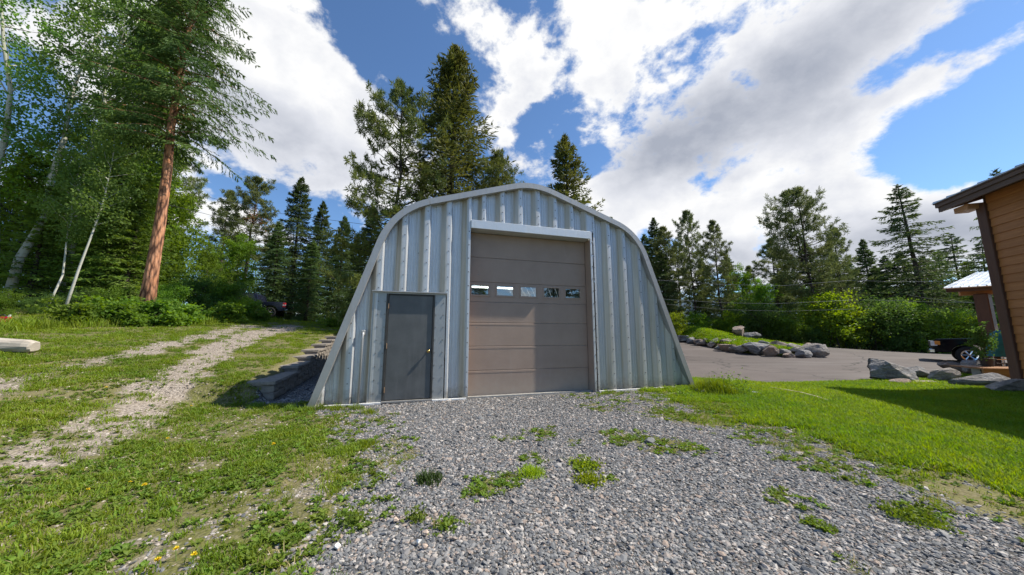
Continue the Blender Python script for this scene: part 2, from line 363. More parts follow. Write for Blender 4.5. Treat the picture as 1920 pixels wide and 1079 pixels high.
def mat_bark(name, a, b, c, zs=.5, sc=7):
    m = Mt(name); v = m.coord('Object', (1, 1, zs)); w = m.vor(v, sc, 'Distance', 'F1'); n = m.noise(v, sc*.8, 6, .7, .8)
    col = m.mix(m.rg(n, .32, .7), a, b); col = m.mix(m.rg(w, .35, .75), col, c); m.bump(m.add(m.mul(w, -1.0), n), .8, .06); return m.fin(col, .92, 0, .15)
M['bark_red'] = mat_bark('red_plated_bark', (.52, .215, .10), (.60, .33, .21), (.10, .05, .035), .22, 9); M['bark_dark'] = mat_bark('dark_conifer_bark', (.075, .058, .045), (.13, .105, .085), (.03, .025, .02), .4, 9); M['bark_twig'] = mat_bark('grey_twig_bark', (.10, .08, .065), (.16, .13, .11), (.06, .05, .04), .5, 9)
def mat_birch():
    m = Mt('white_aspen_bark'); n = m.noise(m.coord('Object', (1.5, 1.5, 9)), 2.0, 5, .6); k = m.noise(m.coord(), .8, 3, .5)
    col = m.mix(m.rg(k, .3, .7), (.52, .50, .44), (.36, .36, .29)); col = m.mix(m.rg(n, .60, .68), col, (.05, .045, .04)); m.bump(n, .3, .02); return m.fin(col, .8, 0, .2)
M['bark_aspen'] = mat_birch()
M['spruce'] = leafmat('spruce_needles', (0.046, 0.088, 0.034), (0.12, 0.165, 0.048), 0.28); M['pine'] = leafmat('pine_needles', (0.074, 0.104, 0.038), (0.175, 0.195, 0.066), 0.3); M['fir'] = leafmat('fir_needles', (0.066, 0.1, 0.028), (0.175, 0.185, 0.046), 0.3)
M['larch'] = leafmat('larch_needles', (0.095, 0.17, 0.034), (0.18, 0.265, 0.048), 0.42); M['bigfir'] = leafmat('dark_fir_needles', (0.044, 0.088, 0.026), (0.12, 0.17, 0.04), 0.28)
M['aspen'] = leafmat('aspen_leaves', (0.095, 0.18, 0.042), (0.175, 0.28, 0.065), 0.46); M['shrub'] = leafmat('shrub_leaves', (0.095, 0.185, 0.028), (0.185, 0.29, 0.042), 0.48, nsc=.8); M['shrub_yellow'] = leafmat('yellow_green_leaves', (.14, .225, .030), (.235, .32, .042), 0.48); M['shrub_dark'] = leafmat('dark_shrub_leaves', (0.058, 0.12, 0.03), (0.12, 0.2, 0.046), 0.42)
M['deadneedle'] = leafmat('rust_needles', (.22, .10, .04), (.30, .15, .07), .2)
M['grass'] = leafmat('grass_blades', (.120, .195, .022), (.240, .305, .034), .42, nsc=.7, spec=.2); M['lawn'] = leafmat('lawn_blades', (.115, .225, .014), (.250, .335, .024), .42, nsc=.5, spec=.2); M['weed'] = leafmat('weed_leaves', (.105, .180, .026), (.190, .265, .038), .35, nsc=3, spec=.25); M['moss'] = leafmat('bright_ground_cover', (.200, .290, .022), (.290, .370, .035), .4); M['drygrass'] = leafmat('dry_grass', (.36, .29, .14), (.46, .38, .20), .3); M['darkweed'] = leafmat('dark_weed', (.040, .085, .022), (.075, .125, .030), .3)
M['petal'] = plain('yellow_petal', (.82, .60, .02), .6); M['stem'] = plain('green_stem', (.16, .25, .06), .6)

# ------------------------------------------------------------------ terrain
W0 = np.array([-5.33, 6.93]); WD = np.array([-.36, .933]); WD = WD/np.hypot(*WD); WN = np.array([-WD[1], WD[0]])   # retaining wall: corner, run, left normal
WN = np.array([-.933, -.36])
WN = WN/np.hypot(*WN)
def sp_plus(v, k=.12): return k*np.logaddexp(0, v/k)
def terrain(x, y):
    x = np.asarray(x, float); y = np.asarray(y, float)
    px, py = x-W0[0], y-W0[1]
    s = px*WD[0]+py*WD[1]; u = px*WN[0]+py*WN[1]
    z = .36 + .088*np.where(s > 20, 20+(s-20)*.25, s) + .065*sp_plus(np.minimum(u, 16+(u-16)*.3), .4)
    z = sp_plus(z, .10)
    wfront = sm((u+.2)/2.6); wside = sm((u+.42)/.36); wback = sm((u+14)/14)
    k = sm((s+.35)/.33); kb = sm((s-13)/4)
    w = wfront*(1-k)+wside*k; w = w*(1-kb)+wback*kb
    zl = z*w
    zr = .85*sm((y-13)/15)*sm((33-x)/17)*sm((x-3)/4)
    zz = zl + zr*(1-w)
    return zz + .035*(fbm(x, y, .35, 5, 3)-.5)*sm((np.hypot(x, y)-2)/4)
def gpx(x, y):
    """where the line of sight through a photo point meets the terrain"""
    r = ray(x, y); r = r/r[1]; lo = 1.0
    for Y in np.arange(1.2, 60, .05):
        if HC + r[2]*Y < terrain(r[0]*Y, Y): return np.array([r[0]*Y, Y])
    return np.array([r[0]*60, 60.])
def poly_dist(X, Y, P, wd=None):
    """distance to a polyline and, if given, the width found there"""
    best = np.full(np.shape(X), 1e9); ww = np.zeros(np.shape(X))
    for i in range(len(P)-1):
        a, b = np.array(P[i]), np.array(P[i+1]); d = b-a; L2 = d@d
        t = np.clip(((X-a[0])*d[0]+(Y-a[1])*d[1])/L2, 0, 1)
        q = np.hypot(X-a[0]-t*d[0], Y-a[1]-t*d[1])
        if wd is not None:
            w_ = wd[i]+(wd[i+1]-wd[i])*t; ww = np.where(q < best, w_, ww)
        best = np.minimum(best, q)
    return (best, ww) if wd is not None else best
def in_poly(X, Y, P):
    r = np.zeros(np.shape(X), bool); n = len(P)
    for i in range(n):
        x1, y1 = P[i]; x2, y2 = P[(i+1) % n]
        c = ((y1 > Y) != (y2 > Y)); xi = (x2-x1)*(Y-y1)/((y2-y1) if y2 != y1 else 1e-9)+x1
        r ^= c & (X < xi)
    return r
SHED_A = np.array([-3.724, 6.547]); SHED_D = np.array([.95667, .29118]); SHED_B = np.array([-.29118, .95667]); SHED_LEN = 11.4
def shed_xy(X, Y):
    return (X-SHED_A[0])*SHED_D[0]+(Y-SHED_A[1])*SHED_D[1], (X-SHED_A[0])*SHED_B[0]+(Y-SHED_A[1])*SHED_B[1]
TRACK_R = [gpx(*q) for q in [(545, 612), (470, 632), (395, 662), (330, 712), (270, 760), (170, 815), (40, 880), (-150, 950)]]; TRW = [.9, .75, .60, .58, .62, .60, .5, .45]
TRACK_L = [gpx(*q) for q in [(470, 612), (380, 632), (250, 664), (110, 697), (0, 727), (-160, 770)]]; TLW = [.65, .55, .48, .45, .45, .45]
PADL = np.array([gpx(*q) for q in [(600, 768), (665, 800), (712, 850), (672, 905), (620, 950), (560, 1010), (500, 1075), (380, 1300)]])
PADR = np.array([gpx(*q) for q in [(1235, 738), (1330, 768), (1465, 808), (1590, 846), (1735, 895), (1860, 945), (1990, 1000), (2500, 1300)]])
ASPH = [(4.9, 9.6), (5.6, 10.6), tuple(gpx(1440, 721)), tuple(gpx(1560, 718)), tuple(gpx(1640, 716)), tuple(gpx(1700, 712)), tuple(gpx(1790, 702)), (14.5, 9.9), (30, 7.5), (60, 10), (60, 24), (40, 24.6), (30, 24.4), (24, 24.5), (19.5, 26), (16.5, 30), (12, 34), (4, 34), (2, 24), (3.0, 18)]
PATCH = [(1000, 870, .22), (985, 850, .18), (1110, 890, .2), (1095, 868, .2), (1020, 815, .38), (1060, 830, .3), (950, 825, .25), (1170, 825, .4), (1235, 838, .35), (1285, 842, .3), (915, 915, .25), (945, 905, .2), (880, 935, .15), (830, 985, .13), (780, 968, .1), (660, 970, .16), (1480, 940, .2), (1510, 945, .14), (1720, 970, .2), (1130, 765, .45), (1250, 780, .6), (1330, 790, .6), (1420, 820, .5), (1545, 885, .14), (1840, 940, .35), (1900, 965, .3), (1780, 950, .25), (700, 790, .35), (745, 860, .35), (730, 830, .3), (640, 780, .3), (1600, 905, .15), (1540, 995, .12), (1590, 1072, .12), (1690, 905, .2)]
PATCH = [tuple(gpx(a, b))+(r,) for a, b, r in PATCH]
def cover(X, Y):
    """(grass, gravel pad, drive gravel) amounts, 0..1"""
    n = fbm(X, Y, 1.3, 3, 4); nf = fbm(X, Y, 6.5, 9, 4); nm = fbm(X, Y, 2.6, 13, 4)
    o = np.argsort(PADL[:, 1]); xl = np.interp(Y, PADL[o, 1], PADL[o, 0]); o = np.argsort(PADR[:, 1]); xr = np.interp(Y, PADR[o, 1], PADR[o, 0])
    j = ((n-.5)*1.5+(nf-.5)*1.1)*np.clip(Y/7, .28, 1)
    pad = sm((X-xl+j*1.5+.25)/.75)*sm((xr-X+j*2.6+.15)/(.5+1.5*np.clip((Y-2)/5, 0, 1)))
    t, b = shed_xy(X, Y); pad = pad*(Y < 9.2)
    pad = np.where((t > 8.6) & (b > -.9), 0, pad)
    thin = np.zeros_like(pad)
    for (a, c, r) in PATCH:
        q = np.hypot(X-a, (Y-c)*.9)/(r*.95); thin = np.maximum(thin, sm((1.15-q+j*.8)/.8)*sm((nf*.75+nm*.5-.50)/.16))
    pad = pad*(1-.80*thin)
    d, w = poly_dist(X, Y, TRACK_R, TRW); near = sm((Y-4.6)/3.2)
    tr = sm((w*1.05-d+j*.5)/.35)*(.72+.28*near)*(1-.5*(1-near)*sm((nm-.50)/.12))*(1-.35*sm((nf-.57)/.08))
    d2, w2 = poly_dist(X, Y, TRACK_L, TLW); tl = sm((w2*1.05-d2+j*.55)/.35)*(.75+.25*sm((Y-6)/4))*(1-.5*sm((nf-.54)/.08))
    drv = np.maximum(tr, tl)
    bare = .55*sm((nf*.62+nm*.5-.605)/.07)*sm((-X-.2)/1.2)*sm((6.6-Y)/2.0)                # bare, pebbly spots among the weeds
    drv = np.maximum(drv, bare)
    px, py = X-W0[0], Y-W0[1]; u = px*WN[0]+py*WN[1]; sw = px*WD[0]+py*WD[1]
    side = ((u < -.2) & (t < 0.1) & (sw > -.3) & (b < 12)).astype(float)   # strip between wall and shed
    under = ((t > -.2) & (t < 9.0) & (b > -.02) & (b < 12)).astype(float)
    pad = np.maximum(pad, np.maximum(side, under))
    grass = np.clip(1-np.maximum(pad, drv), 0, 1)
    return grass, pad, drv*(1-pad)
def spans(*seg):
    out = []
    for a, b, st in seg: out += list(np.arange(a, b-1e-6, st))
    return np.array(sorted(set(np.round(out+[seg[-1][1]], 4))))
gx = spans((-420, -60, 40), (-60, -24, 3), (-24, -12, .6), (-12, 13, .125), (13, 26, .5), (26, 60, 3), (60, 420, 40)); gy = spans((-90, -10, 10), (-10, .5, 1.2), (.5, 12, .125), (12, 30, .4), (30, 60, 2), (60, 560, 50))
GX, GY = np.meshgrid(gx, gy); GZ = terrain(GX, GY)
ia = in_poly(GX, GY, ASPH); GZ = GZ - .06*ia
tS, bS = shed_xy(GX, GY); GZ = np.where((tS > -.1) & (tS < 8.95) & (bS > .12) & (bS < SHED_LEN), GZ-.08, GZ)
nx, ny = len(gx), len(gy); idx = np.arange(nx*ny).reshape(ny, nx)
Fq = np.stack([idx[:-1, :-1], idx[:-1, 1:], idx[1:, 1:], idx[1:, :-1]], -1).reshape(-1, 4)
gme = mesh_np('ground', np.stack([GX, GY, GZ], -1).reshape(-1, 3), Fq, True)
cg, cpad, cdr = cover(GX.ravel(), GY.ravel())
ca = gme.color_attributes.new('cover', 'FLOAT_COLOR', 'POINT')
ca.data.foreach_set('color', np.stack([cg, cpad, cdr, np.ones_like(cg)], -1).astype(np.float32).ravel())
def mat_ground():
    m = Mt('ground_cover'); a = m.nd('ShaderNodeAttribute', attribute_name='cover'); sc = m.nd('ShaderNodeSeparateColor'); m.L.new(a.outputs['Color'], sc.inputs[0])
    v = m.world(); pc = m.vor(v, 36, 'Color'); pd = m.vor(v, 36, 'Distance'); s2 = m.nd('ShaderNodeSeparateColor'); m.L.new(pc, s2.inputs[0])
    peb = m.ramp(s2.outputs[0], (0, (.10, .105, .115)), (1, (.40, .37, .34)), (.3, (.17, .175, .185)), (.6, (.245, .245, .25)), (.85, (.30, .28, .26)))
    peb = m.mix(m.rg(pd, .25, .62), peb, (.07, .066, .062))
    tanv = m.vor(v, 48, 'Color'); s3 = m.nd('ShaderNodeSeparateColor'); m.L.new(tanv, s3.inputs[0]); big = m.noise(v, 1.1, 5, .6)
    tan = m.ramp(s3.outputs[1], (0, (.17, .14, .11)), (1, (.44, .38, .32)), (.5, (.285, .24, .20)))
    tan = m.mix(m.rg(big, .35, .7, 0, .45), tan, (.26, .215, .16))
    n = m.noise(v, 6, 6, .65); n2 = m.noise(v, .6, 4, .6)
    ns_ = m.noise(v, 26, 5, .7); soil = m.mix(m.rg(n, .3, .7), (.085, .082, .028), (.150, .155, .038)); soil = m.mix(m.mul(m.rg(n2, .42, .7), .6), soil, (.20, .165, .085)); soil = m.mix(m.rg(ns_, .46, .62), soil, m.mix(.35, soil, (.30, .25, .19)))
    nb = m.noise(v, 14, 5, .7)
    g = m.rg(m.add(sc.outputs[0], m.mul(m.add(nb, -.5), .7)), .35, .65)
    dr = m.rg(m.add(sc.outputs[2], m.mul(m.add(nb, -.5), .5)), .3, .6)
    col = m.mix(g, m.mix(dr, peb, tan), soil)
    h = m.mul(pd, -1.0); m.bump(m.add(h, m.mul(n, .6)), .6, .02)
    return m.fin(col, .92, 0, .2)
M['ground'] = mat_ground()
tag(link('ground', gme, M['ground']), kind='structure')

# asphalt drive draped over the terrain
ax = spans((1.5, 30, .4), (30, 62, 2)); ay = spans((7, 36, .4)); AX, AY = np.meshgrid(ax, ay)
ins = in_poly(AX, AY, ASPH); bmA = bmesh.new()
for P in [ASPH]:
    fine = []
    for i in range(len(P)):
        a, b = np.array(P[i]), np.array(P[(i+1) % len(P)]); k = max(1, int(np.hypot(*(b-a))/.3))
        for j in range(k):
            q = a+(b-a)*j/k; q = q + (vn(q[0], q[1], 1.3, 4)-.5)*.12*np.array([1, 1]); fine.append(q)
# ragged edge ring kept as polygon, inside filled by a grid cut to it
me_a = MB(); cell = {}
ptsA = np.array(fine)
bma = bmesh.new(); vs = [bma.verts.new((p[0], p[1], 0)) for p in ptsA]; fa = bma.faces.new(vs)
for val in np.arange(2, 60, 1.2): bmesh.ops.bisect_plane(bma, geom=list(bma.verts)+list(bma.edges)+list(bma.faces), plane_co=(val, 0, 0), plane_no=(1, 0, 0))
for val in np.arange(8, 34, 1.2): bmesh.ops.bisect_plane(bma, geom=list(bma.verts)+list(bma.edges)+list(bma.faces), plane_co=(0, val, 0), plane_no=(0, 1, 0))
for v in bma.verts: v.co.z = float(terrain(v.co.x, v.co.y)) + .012
bmesh.ops.recalc_face_normals(bma, faces=bma.faces)
if sum(f.normal.z for f in bma.faces) < 0: bmesh.ops.reverse_faces(bma, faces=bma.faces)
ame = bpy.data.meshes.new('asphalt_drive'); bma.to_mesh(ame); bma.free()
tag(link('asphalt_drive', ame, M['asphalt']), kind='structure')

# grass island: its edge follows the boulder row, its back falls away behind
ISL_F = np.array([np.array([13.0, 28.2])]+[gpx(*q) for q in [(1284, 642.5), (1318, 648.5), (1345, 655), (1366, 659), (1388, 663), (1421, 667), (1449, 669), (1480, 670.5), (1504, 671), (1531, 670), (1546, 666)]])
def isl_edge(i, back=.55): p = ISL_F[i]; return p+back*p/np.hypot(*p)
def isl_t(): return np.r_[0, np.cumsum(np.hypot(*np.diff(ISL_F, axis=0).T))]
_t = isl_t(); _t = _t/_t[-1]
def isl_pt(u, v):
    """u along the row from the shed, v from the boulders to the back"""
    fx = np.interp(u, _t, ISL_F[:, 0]); fy = np.interp(u, _t, ISL_F[:, 1]); L = np.hypot(fx, fy); d = .55+v*(6.5*np.clip(1.15-u, .12, 1)**.5)
    x = fx+fx/L*d*.75; y = fy+fy/L*d+d*.15
    z = terrain(fx, fy)+.42+(.72*np.sin(np.clip(v, 0, 1)*2.0)+.32*v)*sm((1.0-u)/.55)
    return x, y, z
UU, VV_ = np.meshgrid(np.linspace(0, 1, 40), np.linspace(0, 1, 12), indexing='ij'); mx_, my_, mz_ = isl_pt(UU, VV_); mz_[:, -1] -= 1.2
mx_ = np.concatenate([mx_[:, :1], mx_], 1); my_ = np.concatenate([my_[:, :1], my_], 1); mz_ = np.concatenate([mz_[:, :1]-.8, mz_], 1)
mi = np.arange(40*13).reshape(40, 13); mf = np.stack([mi[:-1, :-1], mi[1:, :-1], mi[1:, 1:], mi[:-1, 1:]], -1).reshape(-1, 4)
def mat_lawnsoil():
    m = Mt('lawn_soil'); n = m.noise(m.world(), 3, 6, .65); return m.fin(m.mix(m.rg(n, .3, .7), (.10, .125, .018), (.19, .215, .03)), .95, 0, .1)
M['lawnsoil'] = mat_lawnsoil()
tag(link('island_lawn', mesh_np('island_lawn', np.stack([mx_, my_, mz_], -1).reshape(-1, 3), mf, True), M['lawnsoil']), kind='structure')
# far hills
hx = np.linspace(-1200, 1500, 70); hy = np.linspace(620, 1100, 12); HX, HY = np.meshgrid(hx, hy)
HZ = (60+190*fbm(HX, HY*0+3, .0030, 21, 4)*sm((HX+700)/1500))*sm((HY-620)/380)-2
hi_ = np.arange(HX.size).reshape(HX.shape); hf = np.stack([hi_[:-1, :-1], hi_[:-1, 1:], hi_[1:, 1:], hi_[1:, :-1]], -1).reshape(-1, 4)
M['hills'] = plain('hazy_forested_hill', (.060, .095, .13), .95, 0, .1, .3, .02)  # blue of distant haze put into the hill colour
tag(link('far_hills', mesh_np('far_hills', np.stack([HX, HY, HZ], -1).reshape(-1, 3), hf, True), M['hills']), kind='structure')

# ------------------------------------------------------------------ metal shed
TC = 4.37; SO = SHED_A+SHED_D*TC; SRZ = math.atan2(SHED_D[1], SHED_D[0])
shed = empty('metal_shed', (SO[0], SO[1], 0), SRZ, 'galvanized corrugated steel arch shed with tall taupe garage door', 'shed')
def bez(a, b, c, n): return [tuple((1-t)**2*np.array(a)+2*t*(1-t)*np.array(b)+t*t*np.array(c)) for t in np.linspace(0, 1, n)]
legL = [(-4.47, 0), (-3.42, 3.33)]; legR = [(4.47, 0), (3.26, 3.33)]
SEG = [ [tuple(np.array(legL[0])+(np.array(legL[1])-legL[0])*t) for t in np.linspace(0, 1, 6)],
        bez((-3.42, 3.33), (-3.16, 4.04), (-2.44, 4.30), 11),
        [(-2.44, 4.30), (-1.5, 4.60), (-.50, 4.915)], bez((-.50, 4.915), (0, 5.07), (.50, 4.915), 9),
        [(.50, 4.915), (1.5, 4.575), (2.40, 4.265)], bez((2.40, 4.265), (3.03, 4.02), (3.26, 3.33), 11),
        [tuple(np.array(legR[1])+(np.array(legR[0])-legR[1])*t) for t in np.linspace(0, 1, 6)] ]
CURVE = [SEG[0][0]] + [p for s_ in SEG for p in s_[1:]]
CA = np.array(CURVE)
def inset(P, d):
    P = np.array(P, float); T = np.gradient(P, axis=0); T /= np.linalg.norm(T, axis=1)[:, None]
    return P + d*np.stack([T[:, 1], -T[:, 0]], -1)
IN_T = inset(CA, .13)
def arch_z(x): return float(np.interp(x, CA[:, 0], CA[:, 1]))
PROF = [(0, -.09), (.040, -.09), (.046, -.088), (.086, -.003), (.094, -.0005), (.125, .0), (.13, -.008), (.142, -.008), (.147, .0), (.185, 0), (.19, -.008), (.202, -.008), (.207, 0), (.245, .0), (.25, -.008), (.262, -.008), (.267, 0), (.30, .0), (.305, -.002), (.385, -.082), (.395, -.09), (.45, -.09)]
def panel(x0, x1, z0, zmax=None, kmin=None):
    """one ribbed end-wall sheet between two rib centres; its top follows the arch"""
    pit = x1-x0; P = []
    for (q, y) in PROF:
        x = x0+q/.45*pit
        if abs(x) > 4.36: continue
        P.append((x, y))
    n = len(P); mb = MB(); V = []; Fc = []; rows = 7
    for r in range(rows):
        for (x, y) in P:
            top = min(arch_z(x)-.05, zmax if zmax else 99); V.append((x, y, z0+(max(top, z0+.01)-z0)*r/(rows-1)))
    for r in range(rows-1):
        for i in range(n-1): Fc.append((r*n+i, r*n+i+1, (r+1)*n+i+1, (r+1)*n+i))
    me = bpy.data.meshes.new('wall_panel'); me.from_pydata(V, [], Fc); me.update()
    sa = me.attributes.new('flank_reflection', 'FLOAT', 'POINT'); x0_ = x0; sa.data.foreach_set('value', [float(np.interp((v[0]-x0)/pit*.45, [0, .07, .10, .25, .30, .39, .41, .45], [.1, .1, .0, .15, 1, 1, .15, .1])) for v in V])  # marks the left-facing rib flank for its painted reflection tan
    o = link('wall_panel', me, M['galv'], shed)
    s_ = o.modifiers.new('t', 'SOLIDIFY'); s_.thickness = .003; s_.offset = 1
    return o
ribsL = [2.86-.4635*k-TC for k in range(0, 7)]
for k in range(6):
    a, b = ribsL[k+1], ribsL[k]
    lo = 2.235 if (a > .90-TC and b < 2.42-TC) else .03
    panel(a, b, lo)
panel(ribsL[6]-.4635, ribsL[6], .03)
ribsR = [6.02+.45*k-TC for k in range(0, 6)]
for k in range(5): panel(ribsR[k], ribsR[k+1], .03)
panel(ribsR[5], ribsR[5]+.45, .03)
topx = [2.86, 3.18, 3.63, 4.08, 4.53, 4.98, 5.43, 5.88, 6.02]
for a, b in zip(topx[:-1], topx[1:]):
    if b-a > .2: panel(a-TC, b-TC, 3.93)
MB().box(5.88-TC, 6.02-TC, -.085, .0, 3.93, 4.43).build('filler_strip', M['galv'], shed)
# trim round the arch: front band and outer return, one piece per bend
k0 = 0
for s_ in SEG:
    P = np.array(s_, float); n = len(P); Q = IN_T[k0:k0+n]; k0 += n-1; mb = MB()
    g = .003
    if n > 2: P = P.copy(); Q = Q.copy(); P[0] += (P[1]-P[0])*g; Q[0] += (Q[1]-Q[0])*g
    V = []
    for (x, z), (xi, zi) in zip(P, Q): V += [(xi, -.02, max(zi, 0)), (xi, -.165, max(zi, 0)), (x, -.165, z), (x, .20, z), (x-(x-xi)*.12, .20, z-(z-zi)*.12), (x-(x-xi)*.12, -.135, z-(z-zi)*.12)]
    Fc = []
    for i in range(n-1):
        for a in range(6): b = (a+1) % 6; Fc.append((i*6+a, i*6+b, (i+1)*6+b, (i+1)*6+a))
    Fc += [tuple(range(6)), tuple(range(6*(n-1), 6*n))]
    mb.add(V, Fc).build('arch_trim', M['galv_trim'], shed)
# corrugated arch sheets, each a hoop of the roof
def hoop():
    prof = [(0, 0), (.10, 0), (.16, .09), (.44, .09), (.50, 0), (.60, 0)]; V = []; Fc = []; n = len(CA); k = len(prof)
    for i in range(n):
        T = CA[min(i+1, n-1)]-CA[max(i-1, 0)]; T = T/np.hypot(*T); nn = np.array([-T[1], T[0]])
        for (y, h) in prof: p = CA[i]+nn*(h-.10); V.append((p[0], y, max(p[1], -.05)))
    for i in range(n-1):
        for j in range(k-1): Fc.append((i*k+j, i*k+j+1, (i+1)*k+j+1, (i+1)*k+j))
    me = bpy.data.meshes.new('roof_sheet'); me.from_pydata(V, [], Fc); me.update(); me.materials.append(M['galv']); return me
hm = hoop()
for k in range(18): link('roof_sheet', hm, None, shed, (0, .06+.62*k, 0))
MB().prism([(x*.97, max(z*.97, -.05)) for x, z in CURVE], 11.2, 11.3).build('back_wall', M['galv'], shed)
MB().box(-4.4, 4.4, .26, 11.2, -.09, -.03).build('floor_slab', M['concrete'], shed)
MB().box(-4.47, 4.47, -.012, .10, -.06, .026).build('footing', M['concrete'], shed)
for a_, b_ in ((-4.40, -3.20), (-2.22, -1.52), (1.66, 4.42)): MB().box(a_, b_, -.150, -.088, .002, .034).build('base_strip', M['white_strip'], shed)
# garage door opening
dx0, dx1 = 2.885-TC, 5.925-TC; DY = .17
for s_, x in ((-1, dx0), (1, dx1)):
    a, b = (x-.050, x) if s_ < 0 else (x, x+.055)
    mb = MB().box(a, b, -.106, -.092, 0, 3.93 if s_ > 0 else 4.47, .003)
    mb.build('door_jamb', M['galv'], shed)
    MB().box((x-.004) if s_ < 0 else x, x if s_ < 0 else x+.004, -.091, DY+.06, 0, 3.734).build('jamb_liner', M['door'], shed)
MB().box(dx0+.003, dx1-.003, -.150, DY+.05, 3.735, 3.928, .006).build('header_beam', M['galv_clean'], shed)
gd = link('garage_door', None, None, shed); gd.location = (0, DY, 0)
zs = [.012, .555, 1.09, 1.62, 2.10, 2.56, 3.14, 3.73]
WINX = [3.175, 3.775, 4.365, 4.965, 5.54]
for k in range(7):
    z0, z1 = zs[k]+.003, zs[k+1]-.003; mb = MB()
    if k != 4:
        mb.box(dx0+.012, dx1-.012, 0, .045, z0, z1, .005)
        mb.box(dx0+.03, dx1-.03, -.0035, .0, z1-.055, z1-.012, .0015)
    else:
        wz0, wz1 = 2.235, 2.515; xs = [dx0+.012] + [v for w in WINX for v in (w-TC-.225, w-TC+.225)] + [dx1-.012]
        mb.box(xs[0], xs[-1], 0, .045, z0, wz0); mb.box(xs[0], xs[-1], 0, .045, wz1, z1)
        for i in range(0, len(xs), 2): mb.box(xs[i], xs[i+1], 0, .045, wz0+.0005, wz1-.0005)
    mb.build('door_section', M['door'], gd)
for w in WINX:
    x0, x1 = w-TC-.225, w-TC+.225; mb = MB(); t = .028
    for (a, b, c, d) in ((x0-.012, x1+.012, 2.223, 2.235+t), (x0-.012, x1+.012, 2.515-t, 2.527), (x0-.012, x0+t, 2.235+t, 2.515-t), (x1-t, x1+.012, 2.235+t, 2.515-t)): mb.box(a, b, -.012, .02, c, d, .003)
    mb.build('window_frame', M['door'], gd)
    MB().box(x0+t-.003, x1-t+.003, .008, .012, 2.235+t-.003, 2.515-t+.003).build('window_pane', M['glass'], gd)
MB().box(dx0+.01, dx1-.01, -.004, .04, 0, .013).build('bottom_seal', M['white_strip'], gd)
# side door in flat sheet
mx0, mx1 = 1.175-TC, 2.15-TC
MB().box(.91-TC, mx0, -.088, -.080, .03, 2.215).build('flat_sheet', M['galv_flat'], shed)
MB().box(mx1, 2.375-TC, -.088, -.080, .03, 2.215).build('flat_sheet', M['galv_flat'], shed)
MB().box(.895-TC, 2.40-TC, -.150, -.060, 2.217, 2.236, .002).box(.895-TC, 2.40-TC, -.096, -.090, 2.19, 2.217).build('drip_flashing', M['galv_trim'], shed)
sd_ = link('side_door', None, None, shed)
mb = MB().box(mx0, mx0+.045, -.100, .06, .04, 2.185, .004).box(mx1-.040, mx1, -.100, .06, .04, 2.185, .004).box(mx0+.045, mx1-.04, -.099, .06, 2.165, 2.187, .003); mb.build('door_frame', M['dark_frame'], sd_)
MB().box(mx0+.050, mx1-.045, -.078, -.034, .062, 2.16, .004).build('door_leaf', M['mandoor'], sd_)
MB().box(mx0, mx1, -.135, .05, .012, .048, .004).build('threshold', M['galv_trim'], sd_)
kx = mx1-.105
mb = MB(); 
for (y, r) in ((-.066, .033), (-.074, .033)): pass
mb.tube([(kx, -.078, 1.01), (kx, -.086, 1.01)], .036, 14).tube([(kx, -.086, 1.01), (kx, -.117, 1.01)], [.014, .014], 10).tube([(kx, -.112, 1.01), (kx, -.124, 1.01), (kx, -.142, 1.01), (kx, -.154, 1.01)], [.018, .032, .031, .014], 14)
mb.build('door_knob', M['brass'], sd_, True)
for z in (.26, 1.12, 1.93): MB().box(mx0+.040, mx0+.056, -.108, -.074, z-.055, z+.055, .003).tube([(mx0+.048, -.110, z-.05), (mx0+.048, -.110, z+.05)], .009, 8).build('hinge', M['copper'], sd_)
# bolts along flanges
mb = MB()
def bolt(x, y, z): mb.tube([(x, y, z), (x, y-.012, z)], 0.0135, 6)
for x in ribsL+ribsR:
    zt = arch_z(x)-.2; lo = 2.3 if (.9-TC < x < 2.42-TC) else .12
    for z in np.arange(lo, zt, .29): bolt(x+.004, -.090, z)
for x in topx[1:-2]:
    for z in np.arange(4.0, arch_z(x-TC)-.15, .2): bolt(x-TC+.004, -.090, z)
for x in (dx0-.035, dx1+.045):
    for z in np.arange(.25, 3.7, .31): bolt(x, -.106, z)
for x in (1.02-TC, 1.155-TC, 2.17-TC, 2.33-TC):
    for z in np.arange(.2, 2.15, .26): bolt(x, -.088, z)
for (x, z) in ((-4.25, .12), (-4.05, .1), (-3.75, .14), (-3.6, .1), (1.95, .15), (2.4, .12), (3.0, .15), (3.5, .14), (3.9, .12), (-2.6, 3.1), (-1.3, 1.5), (-1.28, 2.7)): bolt(x, -.001 if abs(x) < 3 else -.07, z)
tag(mb.build('bolts', M['bolt'], shed), kind='stuff')
# conduit with a bent top on the left of the side door
px_ = .775-TC
MB().tube([(px_, -.03, 1.38), (px_, -.10, 1.385), (px_, -.135, 1.35), (px_-.003, -.14, 1.27), (px_-.012, -.13, .03)], .022, 8).build('conduit_pipe', M['galv_trim'], shed, True)
MB().box(px_-.04, px_+.035, -.10, -.02, 1.33, 1.44, .01).build('conduit_box', M['galv_flat'], shed)
